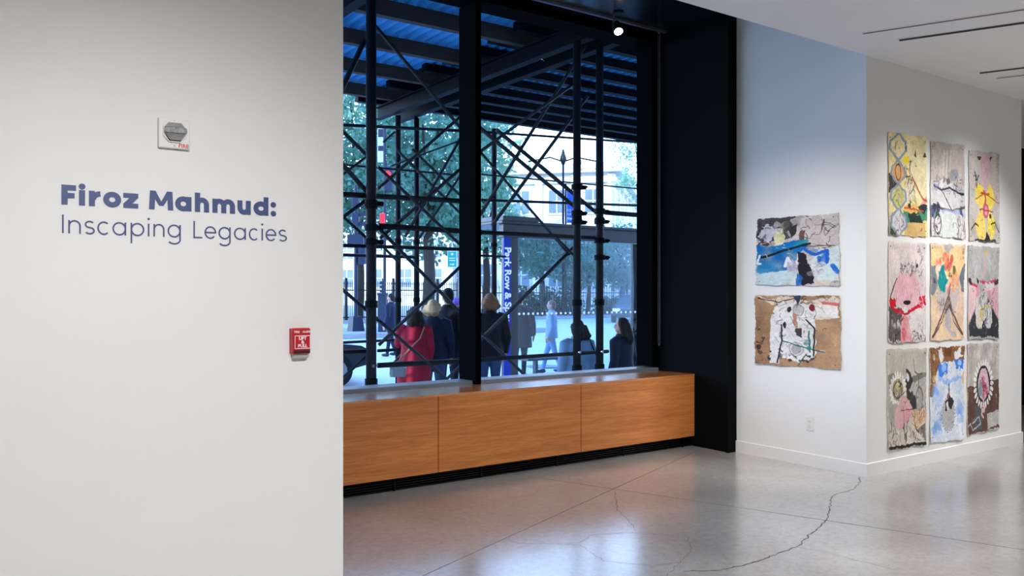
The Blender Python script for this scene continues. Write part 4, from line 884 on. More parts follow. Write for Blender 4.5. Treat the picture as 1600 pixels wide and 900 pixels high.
# far-plane ledgers and braces
YN2 = Y2 - 0.07
for a, b, r in (((500,193.5),(752,206),.026), ((752,206),(1010,223.5),.022), ((500,254),(712,273),.018), ((752,272.5),(1010,296),.014), ((752,312.5),(1010,321.5),.024), ((500,397),(650,402),.026),
                ((500,537),(640,530),.022), ((590,548),(722,541),.026), ((720,398),(790,401),.02)):
    pipe(a, b, YN2, r, 'ledger')
for a, b, r in (((619,233),(722,336),.024), ((644,233),(722,308),.024), ((722,212),(633,369.5),.026), ((722,270),(655,372),.022), ((599,222),(617,206),.018), ((612,259),(718,220),.014),
                ((593,380),(625,412),.022)):
    pipe(a, b, YN2 - 0.05, r, 'brace', 'steelpipe')
# big clamps on the double posts
for x, zz in ((p9, 1.45 + (459-333)*9.46/1300), (p37, 1.45 + (459-330)*9.66/1300), (p37, 1.45 + (459-346)*9.66/1300), (p9, 1.45 + (459-347)*9.46/1300), (p37, 1.45 + (459-376)*9.66/1300), (pX, 1.45 + (459-318)*8/1300), (pX, 1.45 + (459-378)*8/1300), (pX, 1.45+(459-356)*8/1300), (p9, 1.45+(459-292)*9.46/1300), (p37, 1.45+(459-402)*9.6/1300)):
    c = MB().tube((x, Y1, zz - 0.03), (x, Y1, zz + 0.03), 0.064, 12).build('coupler', M['girder'], SH)
    MB().box((x + 0.05, Y1 - 0.03, zz - 0.022), (x + 0.12, Y1 + 0.03, zz + 0.022)).build('coupler_lug', M['girder'], c, bevel=0.006)
    MB().tube((x + 0.09, Y1 - 0.07, zz), (x + 0.09, Y1 + 0.03, zz), 0.011, 8).build('bolt', M['girder'], c)
for x, zz in ((p9, 1.45 - (550-459)*9.46/1300), (p37, 1.45 - (549-459)*9.66/1300), (pX, 1.45 - (571-459)*8/1300)):
    MB().tube((x - 0.005, Y1 - 0.06, zz), (x - 0.005, Y1 - 0.04, zz), 0.016, 10).build('bolt_head', M['chrome'], SH)
# girders: I-beams resting on the posts
def girder(x, ya, yb):
    pts = [(-.06,0),(.06,0),(.06,.014),(.006,.014),(.006,.186),(.06,.186),(.06,.2),(-.06,.2),(-.06,.186),(-.006,.186),(-.006,.014),(-.06,.014)]
    n = len(pts); z0 = 4.32
    MB().add([(x+a, ya, z0+b) for a, b in pts] + [(x+a, yb, z0+b) for a, b in pts], [tuple(range(n)), tuple(range(2*n-1, n-1, -1))] + [(i, (i+1) % n, n+(i+1) % n, n+i) for i in range(n)]).build('girder', M['girder'], SH)
for x in (p9 + 0.06, p37 + 0.1, pX - 2.6, pX): girder(x, 6.7, 12.5)
# timber stringers
for y in (7.15, 8.35, 9.5, 10.7, 11.9):
    MB().box((-2, y - 0.05, 4.52), (p9 + 0.45, y + 0.05, ZD)).build('stringer', M['timber'], SH)
y = 7.35
while y < 12.4:
    MB().box((p9 - 0.3, y + 0.10, 4.585), (17, y + 0.22, ZD)).build('stringer', M['girder'], SH); y += 0.56
# corrugated deck sheets
def deck_mesh():
    vs, fs = [], []; n = 6
    prof = []
    for k in range(n):
        x = k * 0.15; prof += [(x, 0), (x + .05, 0), (x + .075, .045), (x + .125, .045)]
    prof.append((n * .15, 0))
    for i, (x, z) in enumerate(prof):
        vs += [(x, 6.35, z), (x, 12.35, z)]
        if i: fs.append((2*i-2, 2*i, 2*i+1, 2*i-1))
    m = bpy.data.meshes.new('deck_sheet'); m.from_pydata(vs, [], fs); m.materials.append(M['deck']); return m
dm = deck_mesh()
for k in range(22):
    o = bpy.data.objects.new('deck_sheet', dm); COL.objects.link(o); attach(o, SH); o.location = (-2 + k * 0.9, 0, ZD + 0.002)
MB().box((-2, 6.36, ZD + 0.05), (17.8, 12.4, ZD + 0.09)).build('deck_boards', M['timber'], SH)
MB().box((-2, 12.4, ZD - 0.02), (17.8, 12.44, ZD + 1.0)).build('parapet', M['girder'], SH)

# ------------------------------------------------------------------ bus shelter
YBs = 12.9
BS = thing('bus_shelter', 'glass and steel bus shelter with an upright blue stop name sign', 'bus shelter', (onY(797, 500, YBs).x, YBs, ZG))
M['sheltersteel'] = mat('shelter_steel', (104, 102, 102), 0.4, metal=0.3, noise=0.1, scale=4)
M['bluesign'] = mat('blue_sign_panel', (36, 70, 200), 0.4, noise=0.05, scale=4, emit=(30, 70, 230), emit_s=0.12)
M['signtext'] = mat('white_lit_print', (240, 244, 255), 0.4, noise=0.02, scale=4, emit=(225, 235, 255), emit_s=0.8)
xa, xb, xc_ = onY(786, 500, YBs).x, onY(797.5, 500, YBs).x, onY(810, 500, YBs).x
zt0, zt1 = onY(797, 371, YBs).z, onY(797, 350, YBs).z
XE = onY(1030, 400, YBs).x + 1.0
MB().box((xa + 0.03, YBs, ZG), (xc_, YBs + 0.1, zt0)).build('pillar', M['sheltersteel'], BS, bevel=0.01)
MB().box((xa, YBs - 0.03, ZG), (xb - 0.005, YBs - 0.005, zt0)).build('sign_panel', M['bluesign'], BS, bevel=0.006)
MB().box((xa, YBs - 0.01, zt0), (XE, YBs + 0.14, zt1)).build('roof_beam', M['sheltersteel'], BS, bevel=0.01)
MB().box((xa - 0.1, YBs - 0.12, zt1), (XE, YBs + 1.35, zt1 + 0.05)).build('roof_slab', M['sheltersteel'], BS, bevel=0.01)
MB().box((xa - 0.1, YBs - 0.15, zt1 + 0.05), (xa + 0.75, YBs + 1.3, zt1 + 0.14)).build('roof_cap', M['sheltersteel'], BS, bevel=0.01)
MB().box((xc_ + .01, YBs + 0.04, ZG + 0.1), (XE, YBs + 0.05, zt0 - 0.01)).build('glass_wall', M['shelterglass'], BS)
for px in (989,): x = onY(px, 400, YBs).x; MB().box((x, YBs + 0.03, ZG), (x + 0.03, YBs + 0.08, zt0)).build('glass_mullion', M['alu'], BS)
for k in range(27):
    x = onY(813 + k * 7.25, 490, YBs).x; zq = onY(813 + k * 7.25, 490.5 - k * 0.12, YBs).z
    MB().tube((x, YBs + 0.034, zq), (x, YBs + 0.039, zq), 0.024, 12).build('dot', M['signtext'], BS)
MB().box((xc_ + 0.6, YBs + 0.5, ZG + 0.40), (xc_ + 2.6, YBs + 0.9, ZG + 0.45)).build('seat', M['sheltersteel'], BS)
for dx in (0.9, 2.3): MB().box((xc_ + dx, YBs + 0.65, ZG), (xc_ + dx + 0.06, YBs + 0.75, ZG + 0.40)).build('seat_leg', M['sheltersteel'], BS)
za, ze = onY(792, 387, YBs).z, onY(792, 517, YBs).z
tm = text_mesh('Park Row & Spruce', 1.0); bbx = [v.co.x for v in tm.vertices]; sz = (za - ze) / (max(bbx) - min(bbx)); bpy.data.meshes.remove(tm)
text('stop_name', 'Park Row & Spruce', sz, M['signtext'], BS, ((xa + xb) / 2, YBs - 0.032, (za + ze) / 2), (0, 0, -1), (1, 0, 0), bold=0.006)

# ------------------------------------------------------------------ trees, hedge
def rot_quads(P, size, rs, tilt=1.0):
    n = len(P); a = rs.normal(size=(n, 3)); a /= np.linalg.norm(a, axis=1)[:, None]; b = rs.normal(size=(n, 3)); b -= a*(a*b).sum(1)[:, None]; b /= np.linalg.norm(b, axis=1)[:, None]
    s = size * rs.uniform(.6, 1.3, (n, 1)); a, b = a*s, b*s*.6
    V = np.stack([P - a, P - b*.9, P + a, P + b*.9], 1).reshape(-1, 3); F = np.arange(4*n).reshape(n, 4); return V, F
def tree(label, base, trunk_h, crowns, n, leaf, m, r=0.18, seed=0, group='street and park trees', lean=(0, 0)):
    rs = np.random.default_rng(seed); base = Vector(base)
    t = thing('tree', label, 'tree', base, group)
    top = base + Vector((lean[0], lean[1], trunk_h))
    MB().path([base, base.lerp(top, .5) + Vector((.08, -.05, 0)), top], [r*1.2, r, r*.8], 9).build('trunk', M['bark'], t, smooth=True)
    for c in crowns:
        c0 = Vector(c[:3]); mid = top.lerp(c0, .5) + Vector((0, 0, .3)); MB().path([top - Vector((0, 0, .1)), mid, c0 + Vector((0, 0, c[5]*.4))], [r*.6, r*.4, r*.12], 6).build('branch', M['bark'], t, smooth=True)
    Ps = []; tot = sum(c[3]*c[5] for c in crowns)
    for c in crowns:
        k = int(n * c[3]*c[5] / tot); q = rs.normal(size=(k, 3)); q /= np.linalg.norm(q, axis=1)[:, None]; q *= rs.uniform(.15, 1, (k, 1))**.45
        cl = rs.normal(size=(max(6, k//40), 3)); cl /= np.linalg.norm(cl, axis=1)[:, None]; cl *= rs.uniform(.2, 1, (len(cl), 1))**.4
        w = rs.integers(0, len(cl), k); q = np.where(rs.random((k, 1)) < .72, cl[w] + rs.normal(size=(k, 3))*.13, q)
        Ps.append(np.array(c[:3]) + q*np.array(c[3:6]))
    V, F = rot_quads(np.concatenate(Ps), leaf, rs)
    me = bpy.data.meshes.new('foliage'); me.from_pydata(V.tolist(), [], F.tolist()); o = obj('foliage', me, M[m], t); o['kind'] = 'stuff'
def cr(px, py, D, rx, ry, rz): p = onD(px, py, D); return (p.x, p.y, p.z, rx, ry, rz)
def gY(px, Y): p = onY(px, 459, Y); return (p.x, p.y, ZF)
def gp(px, D): p = onD(px, 459, D); return (p.x, p.y, gz(p.y) if p.y < Yfar else ZF)
tree('broad leafy street tree behind the shed at the far left pane', gp(560, 40), 4.2, [cr(548,200,40,3.6,3,3.2), cr(590,260,39,3,3,2.6), cr(550,320,40,3,3,2.2), cr(600,170,41,3,3,2.6)], 7000, .17, 'leaf', .2, 1)
tree('unseen wide park tree added left of the window behind the title wall', gp(440, 41), 4.2, [cr(450,230,41,4,3,3.4), cr(410,300,41,3.4,3,2.6), cr(480,320,40,2.6,3,2.2)], 5000, .2, 'leaf', .22, 8)  # unseen tree added to fill the street and cut blue window light
tree('second unseen park tree added farther left behind the title wall', gp(300, 42), 4.4, [cr(310,220,42,4.4,3,3.6), cr(260,310,42,3.4,3,2.8), cr(350,320,42,3,3,2.4)], 5000, .2, 'leaf', .22, 9)  # also added out of view, against blue light on the pier
tree('leafy park tree with a thick trunk behind the blue braces', gp(668, 37), 4.5, [cr(660,220,37,3,3,2.8), cr(690,180,38,2.8,3,2.6), cr(640,300,37,2.4,2.4,2), cr(700,300,38,2.2,2.4,2.4), cr(668,360,38,2.2,2.2,1.4)], 8000, .16, 'leaf', .26, 2)
tree('pale green tree seen past the window mullion', gp(758, 46), 4.2, [cr(752,250,46,1.9,2.6,2.8), cr(748,330,46,1.8,2.6,2.2), cr(770,340,46,1.6,2.2,1.8), cr(735,200,46,2.4,2.6,2.4)], 5200, .17, 'leaf2', .2, 3)
tree('round tree over the bus shelter glass by the white facade', gp(845, 48), 3.0, [cr(838,395,48,2.29,2.51,1.49), cr(870,405,48,2.06,2.29,1.37), cr(820,385,48,1.60,2.29,1.26)], 4600, .13, 'leaf', .16, 4)
tree('small tree between the two right hand scaffold posts', gp(918, 48), 2.6, [cr(918,400,48,1.56,1.92,1.68), cr(905,430,48,1.08,1.44,0.96)], 2600, .12, 'leaf', .12, 5)
tree('park tree right of the double posts over the iron fence', gp(970, 50), 3.4, [cr(962,405,50,2.27,2.27,1.70), cr(985,395,50,1.82,2.27,1.82), cr(978,430,50,1.36,1.82,0.91)], 4600, .13, 'leaf', .16, 6)
tree('tall thin pale tree at the right edge of the window', gp(1004, 50), 5.5, [cr(990,210,50,1.39,1.94,1.81), cr(992,290,50,1.11,1.67,1.39), cr(1004,250,50,1.39,1.67,2.22)], 2400, .10, 'leaf2', .12, 7)
def hedge(label, pa, pb, D, h, seed):
    a, b = Vector(gY(pa, D)), Vector(gY(pb, D)); rs = np.random.default_rng(seed); n = 2600; u = rs.random(n)[:, None]
    P = np.array(a)*(1-u) + np.array(b)*u + np.stack([rs.uniform(-.4, .4, n), rs.uniform(-.4, .4, n), rs.random(n)*h*(0.8 + .3*np.sin(u[:, 0]*17))], 1)
    V, F = rot_quads(P, .11, rs); me = bpy.data.meshes.new('hedge'); me.from_pydata(V.tolist(), [], F.tolist()); o = obj('hedge', me, M['hedge']); tag(o, label, 'hedge', kind='stuff')
hedge('dark clipped hedge behind the iron fence at right', 935, 1000, 37.0, 1.0, 21)
hedge('dark low shrubs beyond the bus shelter glass', 812, 905, 37.0, 1.5, 22)

# ------------------------------------------------------------------ iron fence
def fence(label, pa, pb, D, h, n):
    a, b = Vector(gY(pa, D)), Vector(gY(pb, D)); d = (b - a); a.z = b.z = ZF; t = thing('iron_fence', label, 'fence', a, 'park railings')
    up = Vector((0, 0, 1)); side = Vector((-d.y, d.x, 0)).normalized() * .02
    for z in (.12, h*.78): MB().obox((a+b)/2 + up*z, (b-a)/2, side, up*.025).build('rail', M['iron'], t)
    pm = MB().tube((0, 0, 0), (0, 0, h*.94), .014, 6).tube((0, 0, h*.94), (0, 0, h*1.03), .03, 6, .002).mesh('picket'); pm.materials.append(M['iron'])
    for k in range(n):
        o = bpy.data.objects.new('picket', pm); COL.objects.link(o); attach(o, t); o.location = a + (b-a)*(k/(n-1))
        if k % 12 == 0: MB().box(*[(o.location + Vector((s*.05, s*.05, z)))[:] for s, z in ((-1, 0), (1, h*1.1))]).build('fence_post', M['iron'], t)
fence('black iron railing across the street in the left pane', 330, 740, 35.3, 1.75, 130)
fence('black iron railing across the street in the right pane', 745, 1010, 35.3, 1.6, 70)

# ------------------------------------------------------------------ buildings
def facade_box(t, c, ex, ey, ez): MB().obox(c, ex, ey, ez).build('wall', M['stone'], t)
up = Vector((0, 0, 1))
def building(label, corner_px, D, ang, wl, wr, top_py, cols_l, cols_r, rows):
    """block whose near vertical edge is at corner_px; one face runs left, the other recedes to the right"""
    p = onD(corner_px, 459, D); p.z = ZF; H = 1.45 + (459 - top_py)*D/1300 - ZF
    fr = Vector((CA*math.cos(ang) + SA*math.sin(ang), SA*math.cos(ang) - CA*math.sin(ang), 0)); lf = Vector((-fr.y, fr.x, 0))
    t = thing('civic_building', label, 'building', p)
    MB().obox(p + lf*wl/2 + fr*wr/2 + up*H/2, lf*wl/2, fr*wr/2, up*H/2).build('wall', M['stone'], t)
    for z, hh, o in ((H, .35, .7), (H - .9, .18, .35), (H*.48, .14, .25), (1.2, .12, .2)):
        MB().obox(p + lf*wl/2 + fr*wr/2 + up*z, lf*(wl/2+o), fr*(wr/2+o), up*hh).build('cornice', M['stone2'], t)
    for face, L, dr, nrm, nc in (('l', wl, lf, -fr, cols_l), ('r', wr, fr, -lf, cols_r)):
        for k in range(nc):
            q = p + dr*(L*(k+.5)/nc)
            for r_ in range(rows):
                z = H*(.14 + .8*(r_+.42)/rows) * .98; wz, ww = H*.8/rows*.3, min(.7, L/nc*.22)
                w_ = MB().obox(q + nrm*.08 + up*z, dr*(ww+.16), nrm*.1, up*(wz+.16)).build('window', M['stone2'], t)
                MB().obox(q + nrm*.15 + up*z, dr*ww, nrm*.06, up*wz).build('window_pane', M['pane'], w_)
                MB().obox(q + nrm*.2 + up*z, dr*.04, nrm*.04, up*wz).build('glazing_bar', M['stone'], w_)
                MB().obox(q + nrm*.2 + up*z, dr*ww, nrm*.04, up*.04).build('glazing_bar', M['stone'], w_)
        for k in range(nc + 1):
            q = p + dr*(L*k/nc); MB().obox(q + nrm*.12 + up*(H*.5), dr*.28, nrm*.16, up*(H*.5 - .5)).build('pilaster', M['stone'], t)
    return t
building('white stone civic building with a heavy cornice beyond the street', 956, 62, math.radians(13), 11, 34, 262, 4, 10, 3)
building('pale stone building behind the trees in the left pane', 705, 82, math.radians(20), 40, 20, 300, 12, 6, 3)

# ------------------------------------------------------------------ street furniture
ZI = 0.08
struct(MB().box((10, 26.3, -1), (20.5, 31.0, ZI)).build('ground_island', M['sidewalk']), 'raised traffic island carrying the signals', 'traffic island')
def lamp_post():
    D = 47; b = Vector(gp(880, D)); zt = onD(880, 250, D).z
    t = thing('street_lamp', 'ornate iron street lamp with hanging globes near the white facade', 'street lamp', b)
    MB().path([b, b+up*.5, b+up*.7, b+up*(zt-b.z)], [.2, .16, .08, .06], 10).build('pole', M['iron'], t, smooth=True)
    MB().rings([(b.x, b.y, zt-.25, .08, .08), (b.x, b.y, zt, .2, .2), (b.x, b.y, zt+.15, .18, .18), (b.x, b.y, zt+.35, .1, .1), (b.x, b.y, zt+.6, .05, .05)], 12).build('finial', M['iron'], t, smooth=True)
    rt = Vector((SA, -CA, 0)); M['globe'] = mat('lamp_globe', (205, 205, 195), .3, noise=.05, scale=3)
    for s in (-1, 1):
        e = b + rt*s*2.0; e.z = zt - .1
        MB().path([b + up*(zt-b.z-.1), b + rt*s*.75 + up*(zt-b.z+.15), e], .045, 6).build('arm', M['iron'], t)
        for q in (.5, .95):
            g_ = b + rt*s*2.0*q; MB().ell((g_.x, g_.y, zt-.42), (.14, .14, .18), 10, 7).build('globe', M['globe'], t, smooth=True); MB().tube((g_.x, g_.y, zt-.26), (g_.x, g_.y, zt+.02), .02, 6).build('hanger', M['iron'], t)
lamp_post()
def banner():
    D = 46; t = thing('banner_sign', 'blue pole banner with white and yellow print between the braces', 'banner', gp(884, D))
    b = Vector(gp(884, D)); a1, a2 = onD(884, 298, D), onD(898, 348, D); rt = Vector((SA, -CA, 0)); nn = Vector((-CA, -SA, 0))
    MB().tube(b, (b.x, b.y, a1.z + .4), .05, 8).build('pole', M['iron'], t)
    M['bannerblue'] = mat('banner_blue', (22, 84, 190), .6, noise=.1, scale=3); M['yellowprint'] = mat('yellow_print', (225, 214, 110), .6, noise=.02, scale=3)
    w = (Vector(a2) - Vector(a1)).dot(rt); c = b + rt*(w/2 + .06); c.z = (a1.z + a2.z)/2
    MB().obox(c, rt*w/2, nn*.01, up*(a1.z - a2.z)/2).build('cloth', M['bannerblue'], t)
    for z in (a1.z, a2.z): MB().tube((b.x, b.y, z), c*1 + rt*w/2 + up*(z - c.z), .012, 6).build('bracket', M['iron'], t)
    h = a1.z - a2.z
    text('banner_print', 'TO-BE', .2, M['yellowprint'], t, c + nn*.013 - up*h*.12, rt, up); text('banner_print', 'FORUM', .17, M['yellowprint'], t, c + nn*.013 - up*h*.24, rt, up); text('banner_print', 'PACE', .19, M['whitetext'], t, c + nn*.013 - up*h*.38, rt, up, bold=.003)
banner()
def green_sign():
    D = 33; a1, a2 = onD(699, 392, D), onD(714, 418, D); rt = Vector((SA, -CA, 0)); nn = Vector((-CA, -SA, 0)); b = Vector(gp(716.5, D)); b.z = ZI
    t = thing('direction_sign', 'small turquoise direction sign with a white arrow', 'sign', b)
    MB().tube(b, (b.x, b.y, a1.z + .1), .03, 8).build('pole', M['alu'], t)
    M['teal'] = mat('turquoise_sign', (20, 160, 150), .5, noise=.03, scale=4); c = (a1 + a2)/2; w = (a2 - a1).dot(rt)/2; h = (a1.z - a2.z)/2
    MB().obox(c, rt*w, nn*.01, up*h).build('panel', M['teal'], t)
    for s in (1, -1): MB().obox(c + nn*.011 + up*h*s*.95, rt*w, nn*.003, up*.01).build('border', M['whitetext'], t); MB().obox(c + nn*.011 + rt*w*s*.95, rt*.01, nn*.003, up*h).build('border', M['whitetext'], t)
    MB().tube(c + nn*.01 + up*h*.6, c + nn*.015 + up*h*.6, .05, 12).build('icon', M['whitetext'], t)
    for z in (.12, -.16): MB().obox(c + nn*.011 + up*h*z, rt*w*.6, nn*.003, up*.015).build('line_of_print', M['whitetext'], t)
    z = -.62; MB().obox(c + nn*.011 + up*h*z - rt*w*.15, rt*w*.35, nn*.003, up*.018).build('arrow_shaft', M['whitetext'], t)
    q = c + nn*.014 + up*h*z; MB().add([q + rt*w*.1 + up*.06, q + rt*w*.1 - up*.06, q + rt*w*.55], [(0, 1, 2)]).build('arrow_head', M['whitetext'], t)
green_sign()
def traffic():
    D = 30.5; b = Vector(gp(556, D)); b.z = ZI; zt = onD(556, 290, D).z; rt = Vector((SA, -CA, 0)); nn = Vector((-CA, -SA, 0))
    M['trafficblue'] = mat('signal_housing', (30, 44, 70), .4, noise=.1, scale=5); M['redlamp'] = mat('lit_red_lamp', (240, 40, 50), .3, noise=.02, scale=3, emit=(255, 50, 60), emit_s=1.2)
    t = thing('traffic_signal', 'dark traffic signal pole on a tapered base with a red hand lit', 'traffic light', b)
    MB().path([b, b + up*.55], [.34, .25], 4).build('base', M['trafficblue'], t); MB().tube(b, (b.x, b.y, zt), .07, 10).build('pole', M['trafficblue'], t)
    for pyc in (315, 345): c = onD(556, pyc, D); MB().obox(c, rt*.13, nn*.14, up*.28).build('signal_head', M['trafficblue'], t, bevel=.03)
    for k, pyc in enumerate((320, 335, 350)):
        c = onD(570, pyc, D); MB().obox(c, rt*.2, nn*.03, up*.07).build('louvre', M['trafficblue'], t)
    c = onD(556, 375, D); MB().obox(c, rt*.3, nn*.15, up*.2).build('controller', M['trafficblue'], t, bevel=.03)
    c = onD(566, 400, D); MB().obox(c, rt*.12, nn*.12, up*.3).build('cabinet', M['trafficblue'], t, bevel=.02)
traffic()
def signal2():
    D = 33; b = Vector(gp(601, D)); b.z = ZI; rt = Vector((SA, -CA, 0)); nn = Vector((-CA, -SA, 0)); zt = onD(601, 198, D).z
    t = thing('traffic_signal', 'tall traffic signal with a white banner and a glowing red lamp behind the left post', 'traffic light', b)
    MB().tube(b, (b.x, b.y, zt), .06, 10).build('pole', M['trafficblue'], t)
    c = onD(607, 280, D); MB().obox(c, rt*.17, nn*.14, up*.5).build('signal_head', M['trafficblue'], t, bevel=.03)
    q = onD(607, 273, D) + nn*.145
    MB().tube(q - nn*.02, q + nn*.03, .13, 14).build('red_lamp', M['redlamp'], t)
    q = onD(598, 342, D); MB().obox(q, rt*.1, nn*.1, up*.22).build('hand_signal', M['redlamp'], t, bevel=.02)
    M['whitecloth'] = mat('white_banner', (225, 228, 232), .7, noise=.05, scale=3); q = onD(595, 226, D)
    MB().obox(q, rt*.13, nn*.02, up*.7).build('banner', M['whitecloth'], t)
    for pyc, hh in ((208, .16), (232, .1)): MB().obox(onD(595, pyc, D) + nn*.025, rt*.1, nn*.006, up*hh).build('banner_mark', M['trafficblue'], t)
signal2()
def kiosk():
    D = 30; b = Vector(gp(598, D)); b.z = ZI; rt = Vector((SA, -CA, 0)); nn = Vector((-CA, -SA, 0)); h = onD(598, 461, D).z - b.z
    t = thing('utility_cabinet', 'tall dark utility cabinet beside the left scaffold post', 'cabinet', b)
    M['cabinet'] = mat('cabinet_paint', (38, 50, 72), .5, noise=.1, scale=5)
    MB().obox(b + up*h/2, rt*.14, nn*.2, up*h/2).build('body', M['cabinet'], t, bevel=.01); MB().obox(b + up*h*.5 + nn*.205, rt*.11, nn*.01, up*h*.42).build('door', M['cabinet'], t); MB().obox(b + up*(h+.04), rt*.17, nn*.23, up*.04).build('cap', M['cabinet'], t)
    for k in range(3): MB().obox(b + up*(h + .14 + k*.15), rt*.09, nn*.09, up*.05).build('finial_tier', M['cabinet'], t)
    MB().tube(b + up*h, b + up*(h + .6), .03, 8).build('finial_stem', M['cabinet'], t)
kiosk()
mc = onZ(848, 573, gz(16.4) + .004)
mh = MB().tube((mc.x, mc.y, gz(mc.y) - .01), (mc.x, mc.y, gz(mc.y) + .02), .42, 28); tag(mh.build('manhole_cover', M['kerb']), 'round manhole cover in the bright street', 'manhole cover')

# ------------------------------------------------------------------ cars
def car(label, front, heading, L, H, Wd, m, group=None):
    """side profile lofted across the width; front is the ground point under the front bumper"""
    front = Vector(front); hd = Vector(heading).normalized(); sd = Vector((-hd.y, hd.x, 0))
    t = thing('car', label, 'car', front)
    P = lambda x, y, z: front - hd*x*L + sd*y*Wd/2 + up*z*H
    body = [(.0,.30),(.01,.50),(.05,.56),(.27,.64),(.29,.66),(.78,.68),(.97,.64),(1,.5),(1,.26),(.86,.2),(.14,.2)]
    MB().loft([[P(x, y*(1 if k in (1,2) else .94), z if k in (1, 2) else .25 + (z-.25)*.93) for x, z in body] for k, y in enumerate((-1, -.93, .93, 1))]).build('body', m, t, smooth=False, bevel=.02)
    cab = [(.25,.63),(.42,.97),(.5,1),(.72,.98),(.9,.66)]
    MB().loft([[P(x, y*(1 - .22*max(0, z-.63)/.37), z) for x, z in cab] for y in (-.88, .88)]).build('cabin', M['carglass'], t)
    rf = [(.41,.965),(.42,1.0),(.5,1.02),(.72,1.0),(.74,.96)]
    MB().loft([[P(x, y*.72, z) for x, z in rf] for y in (-1, 1)]).build('roof', m, t)
    for s in (-1, 1):
        MB().obox(P(.0, s*.7, .47), hd*.02, sd*Wd*.1, up*H*.05).build('headlight', M['carlight'], t)
        MB().path([P(.62, s*.86, .64), P(.60, s*.72, .98)], .03, 6).build('door_pillar', m, t)
        for x in (.17, .8):
            c = P(x, s*.93, 0) + up*.32; w_ = MB().tube(c - sd*.1, c + sd*.1, .32, 20).build('wheel', M['tyre'], t); MB().tube(c + sd*s*.101 - sd*s*.02, c + sd*s*.105, .2, 14).build('hub_cap', M['chrome'], w_)
    MB().obox(P(-.004, 0, .4), hd*.01, sd*Wd*.28, up*H*.05).build('grille', M['dark'], t)
M['carlight'] = mat('car_headlight', (235, 240, 245), .2, noise=.02, scale=4, emit=(230, 240, 255), emit_s=1.0)
M['carnavy'] = mat('navy_car_paint', (20, 30, 48), .2, coat=.5, noise=.05, scale=3)
M['carred'] = mat('maroon_car_paint', (74, 40, 62), .25, coat=.5, noise=.05, scale=3)
p = onY(577, 560, 15.6); car('dark navy car passing at the lower left of the window', (p.x, 16.3, gz(16.3) - .02), (1, -.02, 0), 4.5, 1.42, 1.8, M['carnavy'])
p = onD(984, 459, 40.5); car('maroon car with headlights on at the right edge of the window', (p.x, p.y, gz(p.y)), (-.75, -.66, 0), 4.6, 1.4, 1.85, M['carred'])

